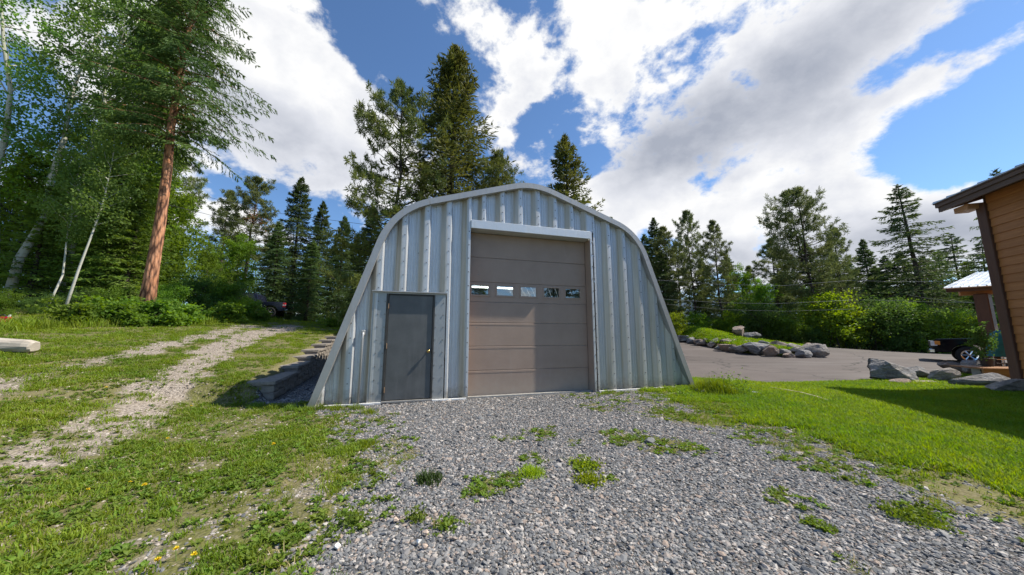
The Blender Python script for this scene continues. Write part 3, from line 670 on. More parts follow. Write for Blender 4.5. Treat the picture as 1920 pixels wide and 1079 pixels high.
# lit tubes inside the shed
for (x, y) in ((-.70, 2.9), (.22, 2.9)):
    l = empty('ceiling_light', (0, 0, 0)); l.location = Matrix.Translation((SO[0], SO[1], 0)) @ Matrix.Rotation(SRZ, 4, 'Z') @ Vector((x, y, 2.84))
    l.rotation_euler = (0, 0, SRZ)
    tag(l, 'lit fluorescent ceiling light seen through the %s garage door window' % ('leftmost' if x < 0 else 'second'), 'light', 'shed ceiling lights')
    MB().box(-.42, .42, -.09, .09, .02, .08, .008).build('housing', M['white'], l)
    for dy in (-.045, .045): MB().tube([(-.4, dy, 0), (.4, dy, 0)], .018, 8).build('tube', M['tube'], l)
    for dx_ in (-.3, .3): MB().tube([(dx_, 0, .08), (dx_, 0, 1.3)], .006, 4).build('hanger', M['black_plastic'], l)

# ------------------------------------------------------------------ stepped retaining wall
rw = empty('retaining_wall', (W0[0], W0[1], 0), math.atan2(WD[1], WD[0]), 'stepped grey concrete block retaining wall left of the metal shed', 'wall')
BL, BH, BD = .46, .15, .46
def block_mesh(seed, l, h, d, cap=False):
    r = np.random.default_rng(seed); bm = bmesh.new(); bmesh.ops.create_cube(bm, size=1)
    bmesh.ops.subdivide_edges(bm, edges=list(bm.edges), cuts=1, use_grid_fill=True)
    for v in bm.verts:
        c = v.co.copy(); v.co = Vector(((c.x+.5)*l, c.y*d-d/2, (c.z+.5)*h))
        rough = .022 if not cap else .010
        if abs(c.y) > .4 or abs(c.x) > .4: v.co += Vector((r.normal()*rough*.3, (.012 if (abs(c.x) < .1 and abs(c.z) < .1) else 0)*np.sign(c.y)+r.normal()*rough*.5, r.normal()*.003))
    bmesh.ops.bevel(bm, geom=[e for e in bm.edges if e.calc_face_angle(0) > .9], offset=.010, segments=1, affect='EDGES')
    me = bpy.data.meshes.new('block'); bm.to_mesh(me); bm.free(); me.materials.append(M['block']); return me
bms = [block_mesh(i, BL-.008, BH-.006, BD) for i in range(6)]; cms = [block_mesh(20+i, BL-.006, .085, BD+.05, True) for i in range(3)]
steps = [0, 2.0, 3.6, 4.75, 6.4, 8.0, 9.6]       # where each next course of caps begins along the wall
LEN = 11.5; ncourse = 0
def top_course(s_): return sum(1 for q in steps if s_ >= q-1e-6)
cnt = 0
for c_ in range(0, 9):
    # course c_ lies from z=-.055+c_*BH ; two full courses under the first cap
    start = 0 if c_ < 2 else steps[min(c_-1, len(steps)-1)]
    if c_-1 >= len(steps): break
    off = (BL/2 if c_ % 2 else 0); s_ = start
    first = True
    while s_ < LEN:
        o = link('block', bms[cnt % 6], None, rw, (s_, 0.0, .018+c_*BH)); cnt += 1
        if first and off and c_ < 2: o.scale.x = .5; s_ += BL/2
        else: s_ += BL
        first = False
for i, q in enumerate(steps):
    e_ = steps[i+1] if i+1 < len(steps) else LEN; s_ = q-.03; z = .018+(2+i)*BH
    lim = e_ + (.25 if i+1 < len(steps) else 0); k = 0
    while s_ < lim-.1:
        o = link('cap_block', cms[k % 3], None, rw, (s_, .025, z)); s_ += BL; k += 1
        if s_ > lim: o.scale.x = 1

# ------------------------------------------------------------------ boulders
def rock_mesh(seed, flat=.7, sub=3, cuts=13):
    """angular boulder: a ball cut by random planes, with ledges and pits"""
    r = np.random.default_rng(seed); bm = bmesh.new(); bmesh.ops.create_icosphere(bm, subdivisions=sub+1, radius=1)
    pl = []
    for k in range(cuts):
        n = r.normal(size=3); n /= np.linalg.norm(n); pl.append((n, r.uniform(.40, .78)))
    P = np.array([v.co for v in bm.verts])
    for n, d in pl:
        e = P@n-d; P = P-np.where(e > 0, e*.98, 0)[:, None]*n
    bd = unit_(r.normal(size=3)+np.array([0, 0, 1.5])); hgt = P@bd; st = r.uniform(.16, .28)
    led = (np.floor(hgt/st+r.random())*st-hgt)*.35                      # bedding ledges
    ns = fbm(P[:, 0]*1.7+seed, P[:, 1]*1.7+P[:, 2]*2.1, 1.6, seed, 4)-.5
    P = P*(1+ns[:, None]*.20)+bd*(led*.5)[:, None]
    P[:, 2] *= flat
    P[:, 2] -= P[:, 2].min(); P /= np.abs(P[:, :2]).max(); P[:, 2] /= max(P[:, 2].max(), 1e-6)
    for v, p in zip(bm.verts, P): v.co = p
    me = bpy.data.meshes.new('boulder'); bm.to_mesh(me); bm.free(); me.materials.append(M['rock']); return me      # unit: half width 1, height 1
def unit_(v): return v/np.linalg.norm(v)
def boulder(px, py, Y, w, h, seed, label, group=None, d=None, rz=None, tilt=(0, 0), sink=.08, z=None, sub=2):
    P = at(px, py, Y); zb = (float(terrain(P[0], P[1])) if z is None else z)
    o = link('boulder', rock_mesh(seed, sub=sub)); o.location = (P[0], P[1], zb-sink*h)
    o.scale = (w/2, (d or w*.8)/2, h); o.rotation_euler = (tilt[0], tilt[1], rz if rz is not None else random.uniform(-.4, .4))
    return tag(o, label, 'boulder', group)
G1 = 'boulders edging the grass island'
isl = [  # photo x of the middle, photo y of the foot, width, height, seed, label, lift, set back
    (1280, 643, 1.15, .62, 1, 'flat-topped tan boulder half hidden behind the shed edge', 0, 0),
    (1299, 646, .75, .58, 2, 'small dark boulder next to the shed edge at island left end', 0, 0),
    (1318, 649, 1.15, .50, 3, 'cracked grey boulder third in the island row from the shed', 0, 0),
    (1336, 653, .95, .36, 4, 'low slab lying in front of the cracked island boulders', 0, 0),
    (1331, 651, .95, .40, 5, 'tan stone stacked on the low slab of the island', .28, .2),
    (1346, 654, .80, .52, 6, 'squarish blue-grey boulder at left third of the island edge', .26, .25),
    (1348, 657, .60, .34, 7, 'small tan stone under the squarish blue-grey boulder', 0, 0),
    (1363, 660, 1.05, .48, 8, 'dark low boulder left of the pale pointed one', 0, 0),
    (1370, 658, .95, .52, 9, 'pinkish brown boulder stacked above the dark low boulder', .34, .3),
    (1389, 664, 1.05, .55, 10, 'pale pointed boulder at the middle of the island edge', 0, 0),
    (1397, 660, .95, .4, 11, 'small brown stone behind the pale pointed boulder', .42, .4),
    (1421, 667, 1.25, .80, 12, 'largest speckled blue-grey boulder in the island edge', 0, 0),
    (1449, 670, .85, .72, 13, 'tall leaning grey boulder right of the speckled one', 0, 0),
    (1437, 664, .7, .35, 14, 'small tan stone on top behind the speckled boulder', .55, .45),
    (1463, 666, 1.0, .44, 15, 'grey cap stone above the leaning boulder', .48, .3),
    (1470, 670, .7, .28, 16, 'rusty flat stone wedged in the island wall', .24, 0),
    (1480, 672, .85, .28, 17, 'pale brown bottom slab below the rusty flat stone', 0, 0),
    (1491, 668, .85, .32, 18, 'reddish tilted stone on the upper row of the island', .52, .2),
    (1504, 672, .85, .5, 19, 'dark rounded boulder near the right end of the island', 0, 0),
    (1493, 670, .8, .36, 20, 'brown stone between the reddish tilted stone and dark boulder', .25, .15),
    (1517, 669, .85, .42, 21, 'grey stone high at the right end of the island', .46, .2),
    (1530, 671, 1.05, .82, 22, 'large brown boulder at the right end of the island', 0, 0),
    (1545, 667, .75, .68, 23, 'last boulder on the island tip beside the asphalt', 0, 0)]
for (px, py, w, h, sd0, lb, lift, back) in isl:
    q = gpx(px, py); q = q*(1+(back+.25*w)/np.hypot(*q)); o = boulder(px, py, q[1], w*1.16, h*.95, sd0, lb, G1, z=float(terrain(q[0], q[1]))+lift*.72, d=w*.95)
    o.location.x = q[0]
G2 = 'rocks on top of the grass island'
def uv_for(px, v):
    us = np.linspace(0, 1, 400); x, y, z = isl_pt(us, np.full(400, v)); p = CX+F*x/(y*cp+(z-HC)*sp); return us[np.argmin(np.abs(p-px))], v
ISL_UV = [uv_for(1386, .70), uv_for(1411, .66)]
for (u, v, w, h, sd0, lb) in ((ISL_UV[0][0], ISL_UV[0][1], 1.2, .78, 41, 'pointed brown boulder standing on top of the grass island'), (ISL_UV[1][0], ISL_UV[1][1], 1.0, .50, 42, 'rounded pale boulder on top of the grass island')):
    x, y, z = isl_pt(np.array(u), np.array(v)); o = link('boulder', rock_mesh(sd0, sub=3), None, None, (float(x), float(y), float(z)-.06)); o.scale = (w/2, w*.4, h); tag(o, lb, 'boulder', G2)
G3 = 'boulders beside the wooden house'
def gb(px, py, w, h, seed, lb, d=None, rz=None, tilt=(0, 0), lift=0.0, sub=3):
    q = gpx(px, py); o = boulder(px, py, q[1]+.5*(d or w*.8)*.6, w, h, seed, lb, G3, d, rz, tilt, .08, None, sub); o.location.z += lift; return o
gb(1662, 717, 1.35, .62, 52, 'big tilted grey slab boulder at the left end by the lawn', .85, -.35, (.05, .30))
gb(1690, 722, .6, .16, 53, 'thin layered stone at the foot of the tilted slab', .4, .3)
gb(1728, 713, .95, .42, 54, 'pale flat-topped boulder right of the tilted slab', .7)
gb(1742, 722, .75, .1, 55, 'low flat stone in the grass before the pale boulder', .35, .05)
gb(1774, 719, .80, .46, 56, 'squarish grey boulder in the middle of the row', .6)
gb(1786, 702, 1.15, .44, 57, 'dark sloping slab behind the squarish boulder', .6, -.3, (0, .15))
gb(1828, 706, 1.05, .55, 58, 'dark angular boulder against the wooden deck', .6, .2)
gb(1845, 730, 1.45, .42, 59, 'long grey shaded boulder at the lawn edge near the house', .6, -.15)
gb(1898, 741, 1.3, .38, 60, 'rightmost shaded boulder below the house corner', .7, .1)
gb(1880, 719, 1.3, .26, 61, 'dark rubble stone behind the rightmost boulder', .7, .0)
gb(1915, 712, .9, .4, 62, 'dark boulder under the house siding', .6, .0)
G4 = 'pale stones by the shed corner'
for i, (px, py, w, h, lb) in enumerate([(1309, 737, .16, .10, 'small pale stone right at the shed corner'), (1321, 738, .20, .09, 'pale stone in the gravel beside the shed corner'), (1421, 741, .24, .08, 'white stone lying in the lawn near the asphalt edge'), (1333, 739, .12, .07, 'tiniest pale stone next to the tall grass clump'), (1566, 718, .3, .05, 'thin pale stone at the asphalt edge')]):
    q = gpx(px, py); o = boulder(px, py, q[1], w, h, 70+i, lb, G4, sub=2)
    o.data.materials.clear(); o.data.materials.append(M['white_strip'] if i == 2 else M['concrete'])
for i, (px, py, w, lb) in enumerate([(785, 1031, .045, 'whitest pebble low in the gravel left of centre'), (797, 1032, .045, 'peach pebble beside the whitest pebble'), (797, 1007, .05, 'peach pebble above the whitest pebble'), (743, 982, .05, 'pale oval pebble left of the green sprigs'), (632, 1032, .05, 'white pebble near the bottom left of the gravel')]):
    q = gpx(px, py); o = boulder(px, py, q[1], w, w*.6, 90+i, lb, 'pale pebbles in the gravel', sub=2); o.name = 'pebble'; o['category'] = 'pebble'; o.location.z += .012
    o.data.materials.clear(); o.data.materials.append(M['white_strip'] if i in (0, 4) else plain('peach_stone', (.55, .42, .33), .8))

# ------------------------------------------------------------------ wooden house
HDIR = np.array([.337, .9415])                          # house wall runs this way into the distance
HL = np.array([-HDIR[1], HDIR[0]])                      # outwards from the side wall, towards the lawn
hc = at(1843, 383, 8.35); hcx, hcy = hc[0], hc[1]; HT = hc[2]
house = empty('wooden_house', (hcx, hcy, 0), math.atan2(-HDIR[1], -HDIR[0]), 'cedar sided house corner with overhanging metal roof at right edge', 'house')
# local: +x runs along the wall towards the viewer, +y towards the house inside (right), lawn side at y<0
NB = 24; bh = (HT+.28)/NB
bmesh_ = MB(); 
def sid(l):
    mb = MB(); V = []
    for x in (.12, l): V += [(x, -.034, 0), (x, -.012, bh+.012), (x, .0, bh+.012), (x, .0, 0)]
    return mb.add(V, [(0,1,2,3),(4,7,6,5),(0,4,5,1),(1,5,6,2),(2,6,7,3),(3,7,4,0)]).mesh('siding_board')
sm_ = sid(7.6)
for k in range(NB): link('siding_board', sm_, M['siding'], house, (0, 0, -.1+k*bh))
MB().box(.02, 7.6, .001, .16, -.1, HT+.3).build('wall_core', M['fascia'], house)
MB().add([(-.02, .03, -.1), (.02, .03, -.1), (.02, 6, -.1), (-.02, 6, -.1), (-.02, .03, HT+.26), (.02, .03, HT+.26), (.02, 6, HT+.26+5.97*.3), (-.02, 6, HT+.26+5.97*.3)], [(0,3,2,1),(4,5,6,7),(0,1,5,4),(1,2,6,5),(2,3,7,6),(3,0,4,7)]).build('end_wall', M['siding'], house)
MB().box(-.11, .13, -.085, .14, -.15, HT+.02, .012).build('corner_post', M['post'], house)
ov = .56; oe = .46                                      # overhang past the gable end and past the side wall
sl = .30
def roofz(y): return HT+.27+(y+oe)*sl
MB().add([(-ov, -oe, roofz(-oe)), (7.8, -oe, roofz(-oe)), (7.8, 6, roofz(6)), (-ov, 6, roofz(6)), (-ov, -oe, roofz(-oe)-.05), (7.8, -oe, roofz(-oe)-.05), (7.8, 6, roofz(6)-.05), (-ov, 6, roofz(6)-.05)], [(0,1,2,3),(7,6,5,4),(0,4,5,1),(1,5,6,2),(2,6,7,3),(3,7,4,0)]).build('soffit', M['soffit'], house)
rf = MB().add([(-ov-.07, -oe-.10, roofz(-oe)+.055), (7.8, -oe-.10, roofz(-oe)+.055), (7.8, 6, roofz(6)+.085), (-ov-.07, 6, roofz(6)+.085), (-ov-.07, -oe-.10, roofz(-oe)+.03), (7.8, -oe-.10, roofz(-oe)+.03), (7.8, 6, roofz(6)+.06), (-ov-.07, 6, roofz(6)+.06)], [(0,1,2,3),(7,6,5,4),(0,4,5,1),(1,5,6,2),(2,6,7,3),(3,7,4,0)]).build('metal_roof', M['metalroof'], house)
for k in range(20):
    x = -ov-.02+k*.44; a = roofz(-oe)+.05; b = roofz(6)+.08
    MB().add([(x-.02, -oe-.10, a), (x+.02, -oe-.10, a), (x+.02, 6, b), (x-.02, 6, b), (x-.012, -oe-.10, a+.032), (x+.012, -oe-.10, a+.032), (x+.012, 6, b+.032), (x-.012, 6, b+.032)], [(0,1,2,3),(7,6,5,4),(0,4,5,1),(1,5,6,2),(2,6,7,3),(3,7,4,0)]).build('roof_rib', M['metalroof'], rf)
for i, (d, z0, z1, e_) in enumerate(((.09, .0, .05, .06), (.065, -.10, .0, .04), (.03, -.235, -.10, .0))):
    MB().box(-ov-e_, 7.8, -oe-d, -oe-d+.045+.01*i, roofz(-oe)+z0, roofz(-oe)+z1, .004).build('fascia_board', M['fascia'], house)
    mb = MB(); mb.prism([(-.0, 0), (0, 0)], 0, 0) if False else None
    x0 = -ov-e_; V = [(x0, -oe-.03, roofz(-oe-.03)+z0), (x0+.045, -oe-.03, roofz(-oe-.03)+z0), (x0+.045, 6, roofz(6)+z0), (x0, 6, roofz(6)+z0), (x0, -oe-.03, roofz(-oe-.03)+z1), (x0+.045, -oe-.03, roofz(-oe-.03)+z1), (x0+.045, 6, roofz(6)+z1), (x0, 6, roofz(6)+z1)]
    MB().add(V, [(3,2,1,0),(4,5,6,7),(0,1,5,4),(1,2,6,5),(2,3,7,6),(3,0,4,7)]).build('barge_board', M['fascia'], house)
MB().box(-.40, .0, -.30, .0, HT-.10, HT+.05, .01).build('roof_beam', M['soffit'], house)
# porch behind the corner
po = empty('porch', (0, 0, 0), 0, 'timber porch with ribbed pale metal roof behind the house corner', 'porch')
e1 = at(1768, 541, 11.2); e2 = at(1905, 533, 10.3); r1 = at(1833, 511, 12.7); r2 = at(1915, 505, 11.9)
e1, e2, r1, r2 = map(Vector, (e1, e2, r1, r2)); up = Vector((0, 0, .03))
pr = MB().add([e1, e2, r2, r1, e1-up, e2-up, r2-up, r1-up], [(0,1,2,3),(7,6,5,4),(0,4,5,1),(1,5,6,2),(2,6,7,3),(3,7,4,0)]).build('porch_roof', M['metalroof'], po)
for k in range(9):
    t = k/8.0; a = e1.lerp(e2, t*.98+.01); b = r1.lerp(r2, t*.98+.01); MB().tube([a+up*.5, b+up*.5], .02, 4).build('porch_roof_rib', M['metalroof'], pr)
dn = Vector((0, 0, -.04)); ed = (e2-e1).normalized(); bk = (r1-e1); bk.z = 0; bk.normalize()
def beam(a, b, w, h, name, mat):
    a, b = Vector(a), Vector(b); t = (b-a).normalized(); s_ = t.cross(Vector((0, 0, 1))).normalized()*w/2; u = Vector((0, 0, h))
    return MB().add([a-s_, a+s_, b+s_, b-s_, a-s_-u, a+s_-u, b+s_-u, b-s_-u], [(0,1,2,3),(7,6,5,4),(0,4,5,1),(1,5,6,2),(2,6,7,3),(3,7,4,0)]).build(name, mat, po)
def onroof(t, w, d): p = e1.lerp(e2, t).lerp(r1.lerp(r2, t), w); return p-Vector((0, 0, d))
beam(onroof(.02, .03, .035), onroof(1, .03, .035), .05, .13, 'porch_fascia', M['fascia'])
for k in range(6): t = .08+k*.17; beam(onroof(t, .06, .04), onroof(t, .9, .04), .09, .14, 'rafter', M['soffit'])
beam(onroof(.10, .22, .19), onroof(1, .22, .19), .18, .22, 'porch_beam', M['soffit'])
pb = at(1866, 676, 11.0); pbz = onroof(.5, .22, .41).z-.33
MB().box(-.15, .15, -.15, .15, 0, pbz, .025).build('porch_post', M['post'], po, loc=(pb[0], pb[1], .34), rz=.35)
dk = empty('wooden_deck', (0, 0, 0), 0, 'low wooden deck between the dark boulders and porch post', 'deck')
d1 = at(1834, 684, 10.0); 
for k in range(7):
    a = Vector((d1[0], d1[1], 0)) + Vector((HDIR[0], HDIR[1], 0))*(.15*k)*1.0
    e_ = Vector((-HL[0], -HL[1], 0)); s_ = Vector((HDIR[0], HDIR[1], 0))*.07
    z = .36; V = [a-s_, a+s_, a+s_+e_*4, a-s_+e_*4]; V = [Vector((v.x, v.y, z)) for v in V] + [Vector((v.x, v.y, z+.04)) for v in V]
    MB().add(V, [(3,2,1,0),(4,5,6,7),(0,1,5,4),(1,2,6,5),(2,3,7,6),(3,0,4,7)]).build('deck_board', M['deck'], dk)
a = Vector((d1[0], d1[1], 0))-Vector((HDIR[0], HDIR[1], 0))*.10; e_ = Vector((-HL[0], -HL[1], 0)); s_ = Vector((HDIR[0], HDIR[1], 0))*.03
V = [a-s_, a+s_, a+s_+e_*4, a-s_+e_*4]; V = [Vector((v.x, v.y, .12)) for v in V] + [Vector((v.x, v.y, .395)) for v in V]
MB().add(V, [(3,2,1,0),(4,5,6,7),(0,1,5,4),(1,2,6,5),(2,3,7,6),(3,0,4,7)]).build('rim_board', M['deck'], dk)
for k in range(3):
    q = a+e_*(.2+1.3*k)+Vector((HDIR[0], HDIR[1], 0))*.4; MB().box(q.x-.1, q.x+.1, q.y-.1, q.y+.1, -.05, .36).build('deck_pier', M['concrete'], dk)

# ------------------------------------------------------------------ pickup trucks
def arc(cx, cz, r, a0, a1, n): return [(cx+r*math.cos(a0+(a1-a0)*i/(n-1)), cz+r*math.sin(a0+(a1-a0)*i/(n-1))) for i in range(n)]
def truck(loc, rz, label, paint, group):
    t = empty('pickup_truck', loc, rz, label, 'pickup truck', group)
    wx, wr = (1.75, -1.85), .40; half = .97
    body = [(2.78, .52), (2.80, .72), (2.78, 1.02), (2.62, 1.14), (1.2, 1.20), (-2.78, 1.20), (-2.84, 1.10), (-2.84, .62), (-2.72, .50)]
    low = [(-2.72, .50)] + arc(wx[1], .40, .52, math.pi*.93, math.pi*.07, 11) + [(-1.25, .42), (1.15, .42)] + arc(wx[0], .40, .52, math.pi*.93, math.pi*.07, 11) + [(2.40, .50)]
    poly = body[:-1]+low
    bevel(MB().prism(poly, -half, half).build('body', paint, t), .035)
    # hood bulge, cab, bed
    V = []; 
    for (x, z, w) in ((1.35, 1.18, .93), (-.95, 1.18, .93), (-.78, 1.80, .74), (.45, 1.84, .74), (.60, 1.80, .76)): pass
    cab = [(1.28, 1.17), (.50, 1.80), (.25, 1.86), (-.70, 1.86), (-.92, 1.72), (-1.02, 1.17)]; n = len(cab)
    def wy(z): return .94-(z-1.17)*.26
    V = [(x, -wy(z), z) for x, z in cab]+[(x, wy(z), z) for x, z in cab]
    bevel(MB().add(V, [tuple(range(n)), tuple(reversed(range(n, 2*n)))]+[(i, n+i, n+(i+1) % n, (i+1) % n) for i in range(n)]).build('cab', paint, t), .03)
    for s_ in (-1, 1):
        for (a, b, c, d) in (((1.02, 1.25), (.47, 1.74), (.12, 1.76), (.12, 1.25)), ((.04, 1.25), (.04, 1.76), (-.66, 1.76), (-.88, 1.25))):
            q = [(x, s_*(wy(z)+.006), z) for x, z in (a, b, c, d)]+[(x, s_*(wy(z)-.01), z) for x, z in (a, b, c, d)]
            MB().add(q, [(0,1,2,3),(7,6,5,4),(0,4,5,1),(1,5,6,2),(2,6,7,3),(3,7,4,0)]).build('side_window', M['car_glass'], t)
        MB().box(-.62, -.46, s_*.975-.012, s_*.975+.012, 1.02, 1.05, .004).build('door_handle', M['chrome'], t)
        mb = MB().box(.92, 1.08, s_*1.12-.13, s_*1.12+.10, 1.22, 1.42, .03); mb.build('wing_mirror', M['black_plastic'], t)
        MB().box(2.60, 2.815, s_*.83-.13, s_*.83+.145, .80, 1.05, .02).build('headlight', M['clear_lens'], t)
        MB().box(2.52, 2.70, s_*.90-.06, s_*.90+.083, .86, 1.045, .015).build('turn_signal', M['amber'], t)
        MB().box(-2.865, -2.66, s_*.90-.08, s_*.90+.082, .80, 1.14, .02).build('tail_light', M['red_lens'], t)
        MB().box(-2.872, -2.655, s_*.90-.06, s_*.90+.084, .92, .99, .012).build('reverse_lens', M['clear_lens'], t)
        MB().box(-1.2, 1.1, s_*.93-.09, s_*.93+.09, .36, .42, .02).build('running_board', M['chrome'], t)
        for w_ in wx:
            y = s_*.84; wl = link('wheel', None, None, t); wl.location = (w_, y, wr); wl.rotation_euler = (0, 0, 0 if s_ < 0 else math.pi)
            prof = [(.235, -.12), (.33, -.14), (.385, -.12), (.40, -.08), (.40, .08), (.385, .12), (.33, .14), (.235, .12)]; n2 = 28; V = []; Fc = []
            for i in range(n2):
                a = 2*math.pi*i/n2
                for r_, yy in prof: V.append((r_*math.cos(a), yy, r_*math.sin(a)))
            for i in range(n2):
                for j in range(len(prof)): j2 = (j+1) % len(prof); i2 = (i+1) % n2; Fc.append((i*8+j, i*8+j2, i2*8+j2, i2*8+j))
            MB().add(V, Fc).build('tyre', M['tyre'], wl, True)
            mb = MB().tube([(0, -.11, 0), (0, .05, 0)], [.05, .05], 12); mb.tube([(0, -.135, 0), (0, -.10, 0)], [.045, .07], 12)
            for i in range(6):
                a = 2*math.pi*i/6; c_, s2 = math.cos(a), math.sin(a); mb.tube([(.04*c_, -.11, .04*s2), (.215*c_, -.105, .215*s2)], [.030, .042], 6)
            n3 = 24; V = []; Fc = []
            for i in range(n3):
                a = 2*math.pi*i/n3
                for r_, yy in ((.245, -.125), (.20, -.115), (.205, .05), (.24, .06)): V.append((r_*math.cos(a), yy, r_*math.sin(a)))
            for i in range(n3):
                for j in range(4): i2 = (i+1) % n3; j2 = (j+1) % 4; Fc.append((i*4+j, i*4+j2, i2*4+j2, i2*4+j))
            mb.add(V, Fc).build('rim', M['chrome'], wl)
            MB().tube([(0, .03, 0), (0, .05, 0)], .2, 16).build('brake_disc', M['black_plastic'], wl)
    V = [(1.235, -.80, 1.23), (1.235, .80, 1.23), (.52, .70, 1.775), (.52, -.70, 1.775)]; V2 = [(x+.02, y, z+.015) for x, y, z in V]
    MB().add(V+V2, [(0,1,2,3),(7,6,5,4),(0,4,5,1),(1,5,6,2),(2,6,7,3),(3,7,4,0)]).build('windscreen', M['car_glass'], t)
    MB().box(-2.70, -1.06, -.80, .80, 1.14, 1.206).build('bed_floor', M['black_plastic'], t)
    MB().box(2.70, 2.90, -.98, .98, .48, .68, .04).build('front_bumper', M['chrome'], t); MB().box(2.72, 2.82, -.66, .66, .72, 1.04, .02).build('grille', M['black_plastic'], t)
    MB().box(-3.0, -2.80, -.95, .95, .48, .66, .04).build('rear_bumper', M['chrome'], t); MB().box(-2.868, -2.835, -.78, .78, .68, 1.18, .02).build('tailgate', paint, t)
    return t
def place_truck(px, py, Y, ang, lx, ly):
    """put the truck's local point (lx, ly) over a photo point at distance Y"""
    q = at(px, py, Y); a = R(ang); h = np.array([math.cos(a), math.sin(a)]); n_ = np.array([-h[1], h[0]]); p = q[:2]-h*lx-n_*ly
    return (p[0], p[1], float(terrain(p[0], p[1]))), a
lc, an = place_truck(1820, 680, 15.6, 131, 1.75, .84); truck(lc, an, 'black pickup truck parked behind the porch post, amber lamp and chrome wheel', M['black_paint'], None)
lc, an = place_truck(532, 603, 25.5, 197, -2.84, .97); truck(lc, an, 'dark pickup truck with red tail light half hidden by bushes', M['navy_paint'], None)

# ------------------------------------------------------------------ wires, pole, log, small things
def wire(pts, Y, label, r=.016, group='overhead wires'):
    if isinstance(Y, (int, float)): Y = [Y]*len(pts)
    P = [at(x, y, d) for (x, y), d in zip(pts, Y)]
    return tag(MB().tube(P, r*.62, 5).build('overhead_wire', M['wire'], None, True), label, 'wire', group)
wire([(-120, 214), (12, 255), (160, 302), (285, 341), (403, 373), (520, 400), (690, 422), (900, 440)], 21, 'upper overhead wire crossing the trees at left', .020)
wire([(-120, 270), (0, 301), (136, 338), (279, 376), (380, 400), (447, 417), (513, 432), (680, 450), (900, 462)], 21, 'lower overhead wire crossing the trees at left', .020)
wire([(440, 501), (480, 503), (580, 506), (677, 508), (800, 508)], 24, 'faint wire in front of the dark spruces left of shed', .016)
wire([(480, 521), (513, 522), (630, 523), (760, 522)], 24, 'lowest thin wire before the dark spruces left of shed', .012)
wire([(1100, 512), (1224, 525), (1355, 534), (1470, 536), (1521, 532), (1595, 526)], 24, 'top wire running from the shed to the far pole', .018)
wire([(1595, 526), (1660, 528), (1800, 529), (2000, 528)], 24, 'top wire running right from the far pole', .018)
wire([(1100, 548), (1239, 561), (1352, 568), (1450, 570), (1598, 563)], 24, 'middle wire between shed and far pole', .016)
wire([(1100, 558), (1251, 571), (1358, 581), (1470, 584), (1600, 580)], 24, 'lowest wire right of the shed', .012)
wire([(1598, 563), (1640, 563), (1760, 567), (1880, 569), (2000, 569)], 24, 'lower wire above the shrubs at right', .016)
wire([(1700, 553), (1740, 560), (1820, 568), (1880, 573), (2000, 580)], 22, 'slanting wire above the truck at right', .014)
pq = at(1599, 600, 34); pole = empty('utility_pole', (pq[0], pq[1], float(terrain(pq[0], pq[1]))), 0, 'thin grey utility pole among the shrubs at right', 'pole')
MB().tube([(0, 0, 0), (0, 0, 6.4)], [.07, .05], 8).build('shaft', M['pole'], pole); MB().box(-.45, .45, -.09, -.05, 6.1, 6.2, .005).build('crossarm', M['pole'], pole)
# log at the left edge
lq = gpx(20, 676); lend = gpx(64, 664)
lg = MB(); a = Vector((lend[0], lend[1], float(terrain(*lend))+.15)); b = a+Vector((-2.6, -.75, -.03)); b.z = float(terrain(b.x, b.y))+.16
pts = [a.lerp(b, t) for t in (0, .012, .05, .2, .4, .6, .8, 1)]
n = 14; V = []; Fc = []
r_ = np.random.default_rng(5)
ax_ = (b-a).normalized(); s1 = ax_.cross(Vector((0, 0, 1))).normalized(); u1 = s1.cross(ax_)
for i, p in enumerate(pts):
    for k in range(n):
        q_ = 2*math.pi*k/n; c_, s_ = math.cos(q_), math.sin(q_); sq = 1/max(abs(c_), abs(s_))**.45      # roughly squared log
        rad = .155*sq*(.62 if i == 0 else (.80 if i == 1 else (.97 if i == 2 else 1)))*(1+.07*r_.normal())
        V.append(tuple(p+s1*c_*rad*1.15+u1*s_*rad))
for i in range(len(pts)-1):
    for k in range(n): k2 = (k+1) % n; Fc.append((i*n+k, i*n+k2, (i+1)*n+k2, (i+1)*n+k))
Fc += [tuple(range(n)), tuple(range((len(pts)-1)*n, len(pts)*n))]
tag(lg.add(V, Fc).build('weathered_log', M['log']), 'pale weathered squared log lying on the grass at left edge', 'log')
# little red and black thing by the hedge
q = at(5, 614, 11.6); zc_ = float(terrain(q[0], q[1]))
ru = empty('fuel_can', (q[0], q[1], zc_), .4, 'small red can with white cap and black handle in grass at far left', 'can')
bevel(MB().box(-.14, .14, -.08, .08, 0, .20).build('can_body', M['red'], ru), .03); MB().tube([(.09, 0, .20), (.12, 0, .27)], [.03, .025], 10).build('cap', M['white'], ru)
MB().tube([(-.11, 0, .19), (-.10, 0, .26), (-.02, 0, .27), (.04, 0, .20)], .018, 8).build('handle', M['black_plastic'], ru)
# rope on the lawn
rp = [gpx(x, y) for x, y in [(1444, 731), (1475, 736), (1505, 742), (1530, 749), (1552, 756)]]
tag(MB().tube([(p[0], p[1], float(terrain(p[0], p[1]))+.055) for p in rp], .011, 5).build('rope', M['rope'], None, True), 'pale thin rope stretched across the lawn near the asphalt', 'rope')
